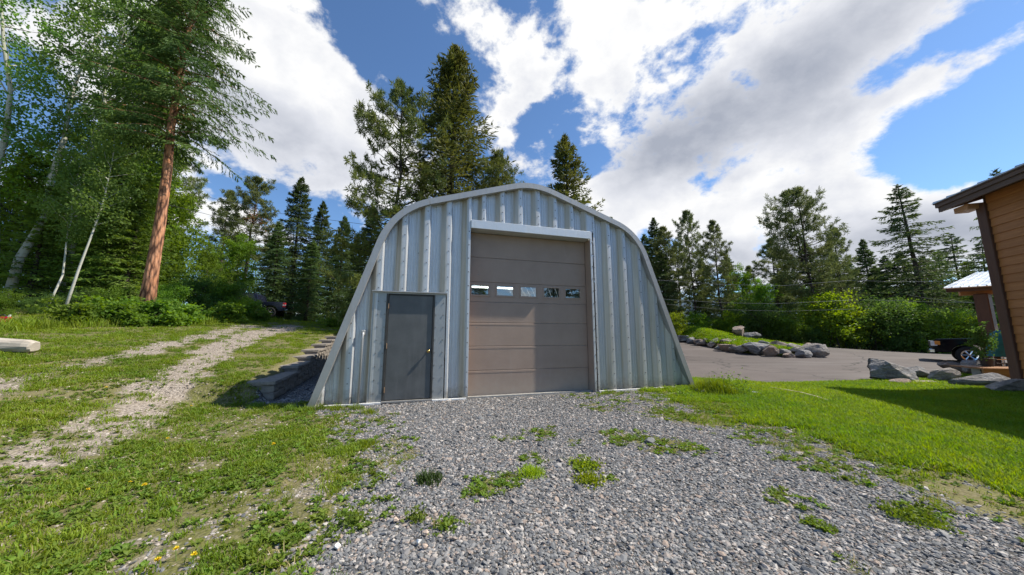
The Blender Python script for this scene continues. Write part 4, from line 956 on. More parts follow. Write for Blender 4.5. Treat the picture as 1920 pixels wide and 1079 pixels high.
# teal cover by the porch
q = at(1884, 640, 10.6)
tv = empty('covered_chair', (q[0], q[1], .40), -.5, 'teal fabric cover over a folded seat between post and siding', 'chair')
n = 20; V = []; Fc = []; r_ = np.random.default_rng(3)
for i, (z, w) in enumerate(((.28, .40), (.50, .38), (.80, .33), (1.02, .25), (1.10, .10))):
    for k in range(n): a = 2*math.pi*k/n; f_ = 1+.10*math.sin(a*5+z*3)*(1.1-z)+.04*r_.normal()*(i < 4); V.append((w*f_*math.cos(a), w*.75*f_*math.sin(a), z))
for i in range(4):
    for k in range(n): k2 = (k+1) % n; Fc.append((i*n+k, i*n+k2, (i+1)*n+k2, (i+1)*n+k))
Fc.append(tuple(range(4*n, 5*n))); MB().add(V, Fc).build('fabric_cover', M['teal'], tv, True)
for s_ in (-1, 1):
    for d in (-1, 1): MB().tube([(s_*.22, d*.18, 0), (s_*.2, d*.16, .45)], .016, 6).build('chair_leg', M['chrome'], tv)
for z in (.08, .2): MB().tube([(-.34, -.2, z), (.34, -.2, z)], .018, 6).build('cross_bar', M['chrome'], tv)

# ------------------------------------------------------------------ plants: geometry
def unit(v): return v/np.maximum(np.linalg.norm(v, axis=-1, keepdims=True), 1e-9)
def sprays(Cn, A, l, w, r, roll=None):
    """diamond shaped faces starting at Cn along A"""
    n = len(Cn); A = unit(A); B = unit(np.cross(A, unit(r.normal(size=(n, 3))))) if roll is None else roll
    l = np.broadcast_to(l, (n,))[:, None]; w = np.broadcast_to(w, (n,))[:, None]
    V = np.stack([Cn, Cn+A*l*.45+B*w/2, Cn+A*l, Cn+A*l*.45-B*w/2], 1).reshape(-1, 3)
    return V
def quads(n): return np.arange(n*4).reshape(n, 4)
def mesh_quads(name, V, mat):
    me = mesh_np(name, V, quads(len(V)//4)); me.materials.append(mat); return me
def trunk_path(H, lean, r, wob=.02, n=9):
    t = np.linspace(0, 1, n); o = np.cumsum(r.normal(size=(n, 2))*wob*H/n, axis=0); o[0] = 0
    return np.stack([o[:, 0]+lean[0]*t*H, o[:, 1]+lean[1]*t*H, t*H], 1)
def along(P, t):
    s_ = np.linspace(0, 1, len(P)); return np.stack([np.interp(t, s_, P[:, k]) for k in range(3)], -1)
def conifer(seed, H, Rm, base=.1, nb=170, droop=.28, sl=.36, sw=.13, per=9, up=.6, shape=.85, lean=(0, 0), tr=.018, mats=('spruce', 'bark_dark'), ragged=.35, twig=.38, hang=.15, nq=3, zlo=-.12):
    r = np.random.default_rng(seed); P = trunk_path(H, lean, r, .03)
    mb = MB(); rad = [max(.02, tr*H*(1-.93*t)**.9*(1.25 if t == 0 else 1)) for t in np.linspace(0, 1, len(P))]
    mb.tube(P-np.array([0, 0, .25])*(np.arange(len(P)) == 0)[:, None], rad, 9)
    hf = base+(1-base)*((np.arange(nb)+r.random(nb))/nb)**.92; rel = (1-hf)/(1-base)
    Lb = Rm*(rel**shape*.93+.07*np.minimum(1, rel*9))*(1-ragged+2*ragged*r.random(nb)*.9)+.035*H/14
    Lb *= np.minimum(1, .55+ (hf-base)*6)                       # lowest limbs a little shorter
    az = np.arange(nb)*2.39996+r.normal(size=nb)*.4; el = zlo+(up-zlo)*hf**2.2+r.normal(size=nb)*.12
    root = along(P, hf); dh = np.stack([np.cos(az), np.sin(az), 0*az], -1); lat = np.stack([-np.sin(az), np.cos(az), 0*az], -1)
    def bp(s):   # s: (nb,) or (nb,k)
        s = np.asarray(s); L = Lb[:, None]; x = L*s*np.cos(el)[:, None]; z = L*s*np.sin(el)[:, None]-droop*L*s**2+.14*L*s**4
        return root[:, None, :]+dh[:, None, :]*x[..., None]+np.array([0, 0, 1])*z[..., None]
    sN = np.linspace(.10, 1, per)[None, :]+r.normal(size=(nb, per))*.03; Pb = bp(sN); Pn = bp(sN+.05); T = unit(Pn-Pb)
    for i in range(0, nb, 1):
        q = bp(np.linspace(0, .92, 4)[None, :].repeat(nb, 0))[i] if i == 0 else None
    Q = bp(np.linspace(0, .95, 4)[None, :].repeat(nb, 0))
    for i in range(nb):
        if Lb[i] > .35: mb.tube(Q[i], [max(.012, .011*Lb[i]+.006), .010+.006*Lb[i], .008, .004], 3, False)
    VV = []
    for sgn in (-1, 1):
        tl_ = (twig*Lb[:, None]*(1.08-sN)+.16*sl/.36*np.minimum(1, Lb[:, None]*1.3))*(.7+.6*r.random((nb, per)))
        td = unit(T*.75+sgn*lat[:, None, :]*(.9+.3*r.random((nb, per))[..., None])+np.array([0, 0, -hang])+r.normal(size=(nb, per, 3))*.12)
        for q in np.linspace(0, 1, nq):
            c_ = Pb+td*(tl_*q)[..., None]; a_ = td+r.normal(size=c_.shape)*.28+np.array([0, 0, -hang*.5])
            c_ = c_.reshape(-1, 3); a_ = a_.reshape(-1, 3); k = r.random(len(c_)) < .93
            zf = np.clip(np.repeat(.45+Lb*.7, per)[k], .45, 1); VV.append(sprays(c_[k], a_[k], zf*sl*(.7+.6*r.random(k.sum())), zf*sw*(.7+.6*r.random(k.sum())), r))
    tip = bp(np.ones((nb, 1))*.97)[:, 0]; VV.append(sprays(tip, unit(T[:, -1])+r.normal(size=(nb, 3))*.1, sl*1.1, sw, r))
    top = along(P, np.linspace(.93, 1, 16)); VV.append(sprays(top, np.stack([r.normal(size=16)*.5, r.normal(size=16)*.5, np.full(16, .8)], -1), sl*.9, sw*.8, r))
    return mb.mesh('trunk', True), mesh_quads('crown', np.concatenate(VV), M[mats[0]]), M[mats[1]]
def pine(seed, H, Rm, base=.35, nb=62, tuft=.27, tw=.048, ntuft=9, round_=.5, lean=(0, 0), tr=.014, mats=('pine', 'bark_dark'), dbl=False, low=.5):
    r = np.random.default_rng(seed); P = trunk_path(H, lean, r, .05); mb = MB()
    mb.tube(P, [max(.025, tr*H*(1-.9*t)) for t in np.linspace(0, 1, len(P))], 8)
    VV = []; tips = []
    stems = [P]
    if dbl:
        a = along(P, np.linspace(.42, .97, 6)); off = np.array([[-.9*math.sin(t*1.6), .2*t, 0] for t in np.linspace(0, 1, 6)])*H/14; P2 = a+off; mb.tube(P2, [tr*H*.55*(1-.8*t) for t in np.linspace(0, 1, 6)], 6); stems.append(P2)
    for i in range(nb):
        hf = base+(1-base)*((i+r.random())/nb); rel = (1-hf)/(1-base)
        prof = (math.sin(math.pi*min(1, rel*round_+ .10))**.8) if rel < 1 else .5
        L = Rm*max(.10, prof*(1 if rel < .65 else low+(1-low)*(1-rel)/.35))*(.6+.55*r.random())*min(1, .25+rel*3.2)
        st = stems[0] if not dbl or hf < .45 or r.random() < .55 else stems[1]
        az = i*2.4+r.normal()*.5; el = -.1+.75*hf**1.5+r.normal()*.15
        t0 = hf if st is P else max(0, (hf-.42)/.55)
        a = along(st, min(.99, t0)); d = np.array([math.cos(az)*math.cos(el), math.sin(az)*math.cos(el), math.sin(el)])
        sN = np.linspace(0, 1, 5); pts = a+np.outer(sN*L, d)+np.outer((-.10*sN+.22*sN**2.5)*L, [0, 0, 1])
        mb.tube(pts, [.008+.012*L, .010+.008*L, .012, .009, .005], 3, False)
        nt = max(4, int(L*3.4))
        for k in range(nt):
            s_ = .35+.65*(k+r.random())/nt; c_ = along(pts, s_); sd_ = unit(np.array([-d[1], d[0], .15])*r.choice([-1, 1])+d*.6+r.normal(size=3)*.35+np.array([0, 0, .25])); l2 = (.25+.45*r.random())*min(1.2, L*.55)*(1.25-s_*.6)
            e = c_+sd_*l2; mb.tube([c_, e], [.009, .004], 3, False); tips += [e, c_+sd_*l2*.6]
        tips.append(pts[-1])
    for st in stems: tips += list(along(st, np.linspace(.93, 1, 4)))
    tips = np.array(tips); n = len(tips)
    for k in range(ntuft):
        dv = unit(r.normal(size=(n, 3))+np.array([0, 0, .55])); VV.append(sprays(tips+r.normal(size=(n, 3))*.05, dv, tuft*(.7+.6*r.random(n)), tw*(.7+.6*r.random(n)), r))
    return mb.mesh('trunk', True), mesh_quads('crown', np.concatenate(VV), M[mats[0]]), M[mats[1]]
def broad(seed, H, Rm, base=.3, nl=26, leaf=.13, per=70, lean=(0, 0), tr=.011, mats=('aspen', 'bark_aspen'), spread=.55, dens=6, zsq=1.0, stems=1):
    r = np.random.default_rng(seed); mb = MB(); cl = []
    for sidx in range(stems):
        ln = np.array(lean)+(r.normal(size=2)*.18 if stems > 1 else 0); P = trunk_path(H*(1 if sidx == 0 else r.uniform(.6, .95)), ln, r, .10 if stems == 1 else .15)
        if stems > 1: P = P+np.array([r.normal()*.18, r.normal()*.18, 0])*Rm*.5
        mb.tube(P, [max(.012, tr*H*(1-.88*t)) for t in np.linspace(0, 1, len(P))], 8 if stems == 1 else 5)
        for i in range(nl//stems):
            hf = base+(1-base)*((i+r.random())/(nl/stems)); rel = (1-hf)/(1-base); L = Rm*(math.sin(math.pi*min(.97, rel*.72+.14))**.7)*(.55+.6*r.random())
            az = i*2.4+sidx+r.normal()*.5; el = .35+.5*hf+r.normal()*.2; a = along(P, hf); d = np.array([math.cos(az)*math.cos(el), math.sin(az)*math.cos(el), math.sin(el)*zsq])
            pts = a+np.outer(np.linspace(0, 1, 4)*L, d)+r.normal(size=(4, 3))*.05*L*np.linspace(0, 1, 4)[:, None]; mb.tube(pts, [.010+.012*L, .012, .008, .004], 3, False)
            for k in range(dens):
                s_ = .3+.7*(k+r.random())/dens; c_ = along(pts, s_)+r.normal(size=3)*.16*L; cl.append((c_, spread*(.5+.8*r.random())))
    Cc = np.array([c[0] for c in cl]); rad = np.array([c[1] for c in cl]); n = len(Cc)
    ctr = np.repeat(Cc, per, 0); rr_ = np.repeat(rad, per); pos = ctr+r.normal(size=(n*per, 3))*rr_[:, None]*np.array([.5, .5, .36])
    pos[:, 2] = np.maximum(pos[:, 2], .03+.1*r.random(len(pos)))
    dv = unit(r.normal(size=pos.shape)+np.array([0, 0, -.3]))
    V = sprays(pos, dv, leaf*(.7+.6*r.random(len(pos))), leaf*.75*(.7+.6*r.random(len(pos))), r)
    return mb.mesh('trunk' if stems == 1 else 'stems', True), mesh_quads('crown', V, M[mats[0]]), M[mats[1]]
TPL = {}
TPL['spruce_a'] = conifer(1, 14, 3.7, .04, 210, .30, .30, .075, 12, nq=5); TPL['spruce_b'] = conifer(2, 14, 3.3, .05, 190, .36, .30, .075, 11, nq=5, ragged=.45); TPL['spruce_c'] = conifer(3, 14, 2.8, .03, 190, .25, .30, .075, 11, nq=5)
TPL['spruce_thin'] = conifer(4, 14, 3.6, .12, 130, .34, .28, .065, 12, nq=4, ragged=.6, hang=.25, shape=.9)
TPL['fir'] = conifer(5, 16, 4.7, .10, 240, .18, .30, .070, 14, .8, .98, nq=5, mats=('fir', 'bark_dark'), ragged=.5, zlo=.10)
TPL['fir_b'] = conifer(6, 13, 3.6, .10, 160, .16, .28, .070, 13, .8, .98, nq=5, mats=('fir', 'bark_dark'), ragged=.5, zlo=.10)
TPL['larch'] = conifer(7, 18, 3.0, .18, 190, .30, .26, .075, 13, .5, .6, nq=4, mats=('larch', 'bark_dark'), ragged=.45, hang=.3)
TPL['young'] = conifer(8, 8, 2.3, .02, 140, .22, .24, .065, 11, .6, .85, nq=4, mats=('larch', 'bark_dark'), ragged=.4)
TPL['pine_a'] = pine(11, 14, 3.1, .30, 90, ntuft=19); TPL['pine_b'] = pine(12, 14, 2.6, .40, 80, round_=.6, ntuft=19); TPL['pine_c'] = pine(13, 14, 2.3, .18, 95, round_=.55, low=.8, ntuft=18)
TPL['pine_open'] = pine(14, 15, 4.2, .10, 120, round_=.50, low=.95, ntuft=17, mats=('fir', 'bark_dark'))
TPL['pine_big'] = pine(15, 14, 3.3, .28, 150, ntuft=14, round_=.62, dbl=True, low=.9)
TPL['aspen_a'] = broad(21, 15, 3.4, .34, 30, .125, 44, spread=.48); TPL['aspen_b'] = broad(22, 15, 2.8, .40, 26, .125, 44, lean=(.02, 0), spread=.48); TPL['aspen_thin'] = broad(23, 8, 1.6, .45, 20, .11, 46, tr=.0075)
TPL['green_tree'] = broad(24, 9, 3.0, .12, 34, .15, 70, mats=('shrub', 'bark_twig'))
TPL['shrub_a'] = broad(31, 3.0, 1.7, .08, 30, .11, 62, tr=.012, mats=('shrub', 'bark_twig'), spread=.42, dens=5, stems=5)
TPL['shrub_b'] = broad(32, 2.6, 1.9, .05, 30, .10, 62, tr=.012, mats=('shrub_dark', 'bark_twig'), spread=.42, dens=5, stems=6)
TPL['shrub_y'] = broad(33, 3.2, 1.8, .06, 30, .12, 62, tr=.012, mats=('shrub_yellow', 'bark_twig'), spread=.42, dens=5, stems=5)
TPL['herb'] = broad(34, .8, .75, .02, 26, .12, 22, tr=.012, mats=('shrub', 'bark_twig'), spread=.2, dens=4, stems=6)
for k, (tm, cm, bk_) in TPL.items(): tm.materials.append(bk_)
HGT = {'spruce_a': 14, 'spruce_b': 14, 'spruce_c': 14, 'spruce_thin': 14, 'fir': 16, 'fir_b': 13, 'larch': 18, 'young': 8, 'pine_a': 14, 'pine_b': 14, 'pine_c': 14, 'pine_open': 15, 'pine_big': 14, 'aspen_a': 15, 'aspen_b': 15, 'aspen_thin': 8, 'green_tree': 9.3, 'shrub_a': 3.2, 'shrub_b': 2.8, 'shrub_y': 3.4, 'herb': .95}
def plant(kind, x, y, h, label, cat, name, group=None, wide=1.0, rz=None, tilt=(0, 0)):
    s_ = h/HGT[kind]; z = float(terrain(x, y)); o = empty(name, (x, y, z-.05*s_), 0, label, cat, group)
    o.rotation_euler = (tilt[0], tilt[1], random.uniform(0, 6.28) if rz is None else rz); o.scale = (s_*wide, s_*wide, s_)
    tm, cm, _ = TPL[kind]; link('trunk' if cat == 'tree' else 'stems', tm, None, o); link('crown' if cat == 'tree' else 'foliage', cm, None, o)
    return o
NAMES = {'spruce': 'spruce_tree', 'fir': 'fir_tree', 'larch': 'larch_tree', 'young': 'young_conifer', 'pine': 'pine_tree', 'aspen': 'aspen_tree', 'green': 'leafy_tree', 'shrub': 'shrub', 'herb': 'leafy_weed'}
def tree(kind, px, py, Y, label, group=None, wide=1.0, rz=None):
    P = at(px, py, Y); h = P[2]-float(terrain(P[0], Y)); nm = NAMES[kind.split('_')[0]]
    return plant(kind, P[0], Y, h, label, 'tree', nm, group, wide, rz)
def bush(kind, px, py, Y, label, group, wide=1.0):
    P = at(px, py, Y); h = max(.3, P[2]-float(terrain(P[0], Y))); return plant(kind, P[0], Y, h, label, 'shrub', NAMES[kind.split('_')[0]], group, wide)
# --- behind the shed
GB = 'conifers rising behind the shed'
tree('pine_open', 750, 158, 21.5, 'broad pine with spreading left branches behind the shed roof', GB, .80, 1.0)
tree('fir', 853, 90, 23.5, 'tallest pointed fir behind the middle of the shed', GB, .90, .4)
tree('pine_open', 935, 290, 22.5, 'shorter pine right of the tallest fir, above the shed ridge', GB, .85, 2.2)
tree('fir_b', 1066, 252, 25.5, 'lone pointed fir just right of the shed ridge', GB, .85, 1.2)
tree('spruce_c', 1145, 408, 40, 'tiny far spruce tip over the right roof slope', GB, .8)
tree('spruce_a', 700, 388, 27, 'dark spruce touching the left shoulder of the shed', GB, .9)
# --- back left
GL = 'conifers behind the drive at left'
tree('pine_b', 338, 294, 38, 'slim pine right of the red-barked trunk', GL, 1.0); tree('pine_c', 425, 356, 36, 'narrow dark pine standing against the white cloud', GL, .95)
tree('pine_b', 484, 338, 34, 'pine with a rusty patch of needles below its crown', GL, 1.0); tree('spruce_a', 568, 333, 31, 'tallest spruce of the dark group left of shed', GL, .72); tree('spruce_c', 606, 378, 32, 'spruce leaning on the right of the tallest dark spruce', GL, .8)
tree('spruce_a', 646, 405, 30, 'dark spruce nearest the left wall of the shed', GL, .72); tree('spruce_b', 527, 418, 29, 'low dark spruce left of the tallest dark spruce', GL, .95); tree('spruce_b', 585, 450, 27.5, 'front dark spruce with boughs down to the ground', GL, 1.1); tree('spruce_c', 670, 440, 33, 'slim dark spruce hidden against the shed edge', GL, .9)
tree('spruce_b', 550, 470, 35, 'back spruce filling behind the parked truck', GL, 1.2); tree('spruce_a', 625, 460, 36, 'back spruce between the dark group and shed', GL, 1.2)
tree('green_tree', 455, 455, 29, 'loose leafy tree left of the parked dark truck', 'leafy trees by the drive', .9); tree('green_tree', 390, 470, 26, 'grey-green leafy tree right of the red trunk', 'leafy trees by the drive', .85); tree('green_tree', 330, 440, 27, 'leafy tree behind the red trunk on its right side', 'leafy trees by the drive', .8); tree('larch', 290, 330, 30, 'pale larch showing behind the red trunk', 'leafy trees by the drive', .9)
# rusty needles in the pine
P = at(481, 412, 33.6); r_ = np.random.default_rng(8); V = sprays(r_.normal(size=(260, 3))*np.array([.55, .4, .45])+np.array([0, 0, .0]), r_.normal(size=(260, 3)), .3, .08, r_)
tag(link('dead_bough', mesh_quads('dead_bough', V, M['deadneedle']), None, None, P), 'rusty dead bough hanging in the pine left of the spruces', 'bough')
# --- big red-barked tree
bq = at(272, 590, 16.5); H0 = 21.0
tm, cm, _ = conifer(41, H0, 4.0, .44, 160, .50, .20, .042, 20, .55, .55, lean=(.012, 0), tr=.0138, mats=('bigfir', 'bark_red'), ragged=.68, twig=.34, hang=.50, nq=11, zlo=-.05)
tm.materials.append(M['bark_red']); o = empty('fir_tree', (bq[0], bq[1], float(terrain(bq[0], bq[1]))-.1), .9*0, 'huge tree with tall bare red trunk and drooping boughs', 'tree'); link('trunk', tm, None, o); link('crown', cm, None, o)
# --- left wood
GA = 'aspens in the left wood'
def ltree(kind, px, Y, h, label, group, wide=1.0, rz=None, tilt=(0, 0)):
    x = (px-CX)/F*Y*cp*1.01; return plant(kind, x, Y, h, label, 'tree', NAMES[kind.split('_')[0]], group, wide, rz, tilt)
ltree('aspen_a', 98, 17.5, 18.5, 'tallest leafy aspen with thick pale trunk left of red trunk', GA, .85, .3, (0, .05)); ltree('aspen_b', 8, 16.5, 19, 'tall aspen at the far left edge of the wood', GA, .9, 2.0, (0, .04))
ltree('aspen_thin', 118, 14.6, 9.2, 'slender white-stemmed aspen in front of the wood', GA, .8, 1.0, (0, .05)); ltree('aspen_thin', 84, 15.2, 7.6, 'thin crooked grey aspen left of the white-stemmed one', GA, .8, 2.5, (0, .06)); ltree('aspen_b', -70, 15.5, 18, 'aspen leaning in from beyond the left edge', GA, .95, 4.0)
ltree('aspen_b', 165, 20.5, 20, 'aspen crown between the pale trunk and the dark larch', GA, .8, 5.0)
GC = 'conifers of the left wood'
ltree('larch', 192, 19.5, 20, 'bright green larch left of the red trunk', GC, .85, .5); ltree('larch', 226, 22, 24, 'dark-trunked larch just behind the red trunk', GC, .72, 1.5); ltree('spruce_b', 60, 23, 9, 'dark spruce deep in the wood behind the aspens', GC, 1.1); ltree('spruce_a', 150, 24, 10, 'dark spruce behind the white-stemmed aspen', GC, 1.1); ltree('spruce_b', -20, 22, 10, 'dark spruce at the far left behind the aspens', GC, 1.1)
ltree('young', 170, 17.5, 7.0, 'young conifer with green boughs left of red trunk', GC, 1.0); ltree('young', 235, 18.2, 8.0, 'young conifer right beside the red trunk', GC, 1.0); ltree('young', 40, 16.8, 6.5, 'young conifer in shade near the left edge', GC, 1.1)
ltree('green_tree', 205, 20, 9.5, 'leafy understory tree left of the red trunk', 'understory trees', 1.0); ltree('green_tree', 120, 20.0, 8.5, 'leafy understory tree behind the slender aspen', 'understory trees', 1.0); ltree('green_tree', 20, 19, 9, 'leafy understory tree at the left edge of the wood', 'understory trees', 1.0); ltree('green_tree', 280, 21.5, 8.5, 'leafy understory tree at the right of the red trunk', 'understory trees', 1.0)
# --- right background
GR = 'trees beyond the asphalt'
tree('spruce_c', 1226, 408, 33, 'pointed spruce tip first right of the shed', GR, .8); tree('pine_c', 1252, 428, 31, 'dense pine right of the shed beside the spruce tip', GR, 1.15); tree('pine_a', 1290, 398, 33, 'flat-crowned pine second right of the shed', GR, .68); tree('pine_c', 1344, 414, 29.5, 'narrow one-sided pine in front of the gap', GR, .9)
tree('pine_c', 1437, 452, 32, 'small pine on the left side of the big pine', GR, 1.15); tree('pine_big', 1500, 352, 27, 'biggest rounded pine with two stems right of the island', GR, .86, 0.0); tree('pine_c', 1552, 432, 31, 'lower pine on the right side of the big pine', GR, .9)
tree('spruce_b', 1240, 470, 30, 'dark low spruce at the right edge of the shed', GR, 1.0); tree('spruce_a', 1315, 490, 34, 'dark spruce between the two slim pines', GR, 1.0); tree('green_tree', 1385, 512, 33, 'pale leafy tree in the gap left of the big pine', GR, .8); tree('green_tree', 1425, 535, 30, 'leafy tree under the small pine behind the island', GR, .9); tree('spruce_b', 1465, 490, 33, 'dark spruce filling behind the big pine on the left', GR, 1.0); tree('spruce_a', 1560, 480, 36, 'dark spruce filling behind the big pine on the right', GR, .9)
tree('spruce_c', 1618, 449, 40, 'small far spruce left of the tall ragged one', GR, .9); tree('spruce_thin', 1690, 348, 28, 'tall ragged spruce at right with see-through top', GR, 1.0, 1.0); tree('spruce_thin', 1780, 440, 33, 'spruce between the tall ragged one and the house', GR, 1.0); tree('spruce_thin', 1832, 452, 29, 'half bare spruce beside the house post', GR, 1.0); tree('spruce_thin', 1862, 317, 24, 'tall spruce whose tip shows over the house roof', GR, .7)
tree('spruce_c', 1208, 440, 35, 'slender spruce emerging behind the right shed edge', GR, 1.0); tree('pine_c', 1275, 455, 36, 'back pine between the first two slim pines', GR, 1.1); tree('spruce_b', 1358, 478, 36, 'spruce behind the one-sided pine', GR, 1.0); tree('pine_c', 1398, 500, 40, 'small pine at the gap with the blue hill', GR, 1.0); tree('spruce_a', 1510, 455, 38, 'tall dark spruce straight behind the big pine', GR, .9); tree('spruce_c', 1592, 490, 42, 'little spruce behind the utility pole', GR, 1.2); tree('spruce_a', 1640, 500, 38, 'spruce standing between far spruce and ragged one', GR, 1.0); tree('larch', 1755, 470, 36, 'soft green larch right of the tall ragged spruce', GR, 1.0); tree('spruce_b', 1690, 470, 33, 'dense spruce directly behind the tall ragged one', GR, 1.1)
tree('spruce_b', 1655, 480, 34, 'dark spruce left behind the tall ragged one', GR, 1.0); tree('spruce_a', 1730, 480, 31, 'dark spruce right below the tall ragged one', GR, 1.0); tree('larch', 1810, 490, 30, 'pale green larch above the porch roof', GR, 1.0); tree('spruce_b', 1880, 500, 26, 'dark spruce behind the porch', GR, 1.0)
# far rows closing the gaps
far = [(-30, 46), (70, 48), (150, 45), (230, 50), (310, 48), (380, 52), (440, 50), (500, 46), (570, 52), (640, 48), (700, 46), (1195, 46), (1260, 50), (1320, 47), (1372, 56), (1420, 62), (1470, 47), (1530, 50), (1590, 62), (1640, 50), (1700, 48), (1750, 46), (1800, 44), (1850, 46), (1910, 40)]
ks = ['spruce_a', 'spruce_b', 'spruce_c', 'pine_c', 'green_tree']
for i, (px, Y) in enumerate(far):
    rr2 = random.Random(i); k = ks[rr2.randrange(5)]; h = rr2.uniform(9, 12) if px < 760 else rr2.uniform(7.5, 10.5)
    x = (px-CX)/F*Y; od = ['first', 'second', 'third', 'fourth', 'fifth', 'sixth', 'seventh', 'eighth', 'ninth', 'tenth', 'eleventh', 'twelfth', 'thirteenth', 'fourteenth']; plant(k, x, Y, h, '%s tree from the left in the far backdrop %s of the shed' % ((od[i], 'left') if i < 11 else (od[i-11], 'right')), 'tree', NAMES[k.split('_')[0]], 'far background trees', 1.35)
# behind the viewer, seen mirrored in the door glass and the steel
for i, (a, d, k, h, wd) in enumerate([(26.5, 33, 'spruce_c', 15, .7), (42.5, 31, 'spruce_b', 14, .8), (48, 30, 'spruce_a', 15, .9), (14, 36, 'spruce_c', 12, 1.2), (62, 30, 'spruce_a', 13, 1.1)]):
    x, y = .3+d*math.sin(R(a)), 7.9-d*math.cos(R(a)); plant(k, x, y, h, ['dark tree mirrored in the leftmost garage window', 'dark tree mirrored in the fourth garage window', 'pine mirrored in the fifth garage window', 'spruce standing behind the viewer at left', 'spruce standing behind the viewer at right'][i], 'tree', NAMES[k.split('_')[0]], 'trees behind the viewer', wd)
# --- shrubs
GS = 'shrubs along the left wood'
sh = [('shrub_a', 18, 548, 13.2, 'rounded shrub at the far left above the red can'), ('shrub_b', 60, 560, 14.2, 'dark shrub second from the left edge'), ('shrub_b', 105, 555, 15.4, 'dark shrub left of the slender white aspen'), ('shrub_b', 160, 548, 15.6, 'dark shrub right of the slender white aspen'), ('shrub_a', 205, 540, 15.8, 'leafy shrub left of the red trunk'), ('shrub_a', 245, 560, 15.0, 'bright shrub at the left foot of the red trunk'), ('shrub_b', 290, 565, 15.2, 'dark shrub at the right foot of the red trunk'), ('shrub_a', 330, 535, 18.5, 'tall leafy shrub right of the red trunk'), ('shrub_b', 370, 525, 20.5, 'dark leafy shrub in the middle of the hedge by the drive'), ('shrub_a', 405, 530, 21.5, 'grey-green shrub left of the bright bush by the truck'), ('shrub_b', 440, 535, 23.0, 'dark shrub behind the bright bush by the truck'), ('shrub_y', 466, 560, 21.8, 'bright yellow-green bush hiding the front of the dark truck'), ('shrub_b', 350, 580, 17.2, 'low shrub at the drive edge right of red trunk'), ('shrub_b', 395, 585, 19.2, 'low shrub at the drive edge farther right')]
for k, a, b, Y, lb in sh: bush(k, a, b, Y, lb, GS, 1.0)
GS2 = 'shrubs beyond the asphalt'
sh = [('shrub_y', 1372, 585, 29, 'pale bush behind the two rocks on the island'), ('shrub_a', 1300, 590, 30, 'green bush behind the left end of the island'), ('shrub_y', 1262, 590, 27, 'yellowish bush close to the shed edge'), ('shrub_b', 1425, 570, 27.5, 'dark shrub just right of the island rocks'), ('shrub_a', 1462, 590, 27, 'shrub left of the big pine trunk'), ('shrub_a', 1487, 600, 26, 'low shrub at the foot of the big pine'), ('shrub_y', 1548, 556, 25.8, 'brightest yellow-green bush right of the big pine trunk'), ('shrub_y', 1590, 580, 25.6, 'yellow-green bush under the utility pole'), ('shrub_b', 1630, 575, 25.0, 'broad dark bush right of the utility pole'), ('shrub_b', 1672, 570, 25.2, 'dark bush below the tall ragged spruce'), ('shrub_a', 1706, 572, 25.0, 'green bush right below the tall ragged spruce'), ('shrub_a', 1745, 585, 25.0, 'olive bush left of the black truck'), ('shrub_y', 1778, 592, 24.8, 'yellow bush directly behind the truck hood'), ('shrub_y', 1815, 598, 24.5, 'yellowish bush above the truck hood'), ('shrub_b', 1850, 590, 25.0, 'dark bush behind the porch post'), ('shrub_a', 1900, 590, 24, 'bush seen between post and siding'), ('shrub_b', 1520, 615, 25.5, 'low shrub at the asphalt edge beside the pine trunk'), ('shrub_a', 1345, 600, 29, 'green bush left of the rocks on the island')]
for k, a, b, Y, lb in sh: bush(k, a, b, Y, lb, GS2, 1.15)
# leafy weeds under the wood
GH = 'leafy weeds along the wood edge'
for i, (px, py) in enumerate([(60, 606), (95, 600), (130, 603), (160, 602), (190, 606), (222, 608), (255, 607), (290, 605), (325, 603), (365, 600), (400, 600), (440, 596), (480, 598), (620, 608), (640, 605)]):
    q = gpx(px, py+6); plant('herb', q[0], q[1]+.2+.9*random.random(), .40+.65*random.random(), '%s leafy weed clump from the left along the wood edge' % ['first', 'second', 'third', 'fourth', 'fifth', 'sixth', 'seventh', 'eighth', 'ninth', 'tenth', 'eleventh', 'twelfth', 'thirteenth', 'fourteenth', 'fifteenth'][i], 'weed', 'leafy_weed', GH, 1.25)
# potted tree by the porch
q = at(1849, 670, 10.4); pt = empty('potted_tree', (q[0], q[1], .40), 0, 'small green potted tree beside the dark porch post', 'potted plant'); pt.scale = (.66, .66, .74)
MB().tube([(0, 0, 0), (0, 0, .28), (0, 0, .32)], [.17, .23, .24], 18).build('pot', M['pot'], pt)
r_ = np.random.default_rng(77); MB().tube([(0, 0, .3), (.02, .01, .7), (.0, 0, 1.3)], [.018, .015, .008], 6).build('trunk', M['bark_twig'], pt)
cl = r_.normal(size=(60, 3))*np.array([.20, .20, .27])+np.array([0, 0, 1.05]); pos = np.repeat(cl, 22, 0)+r_.normal(size=(1320, 3))*.07
link('crown', mesh_quads('crown', sprays(pos, r_.normal(size=pos.shape)+np.array([0, 0, -.4]), .09, .06, r_), M['shrub_dark']), None, pt)

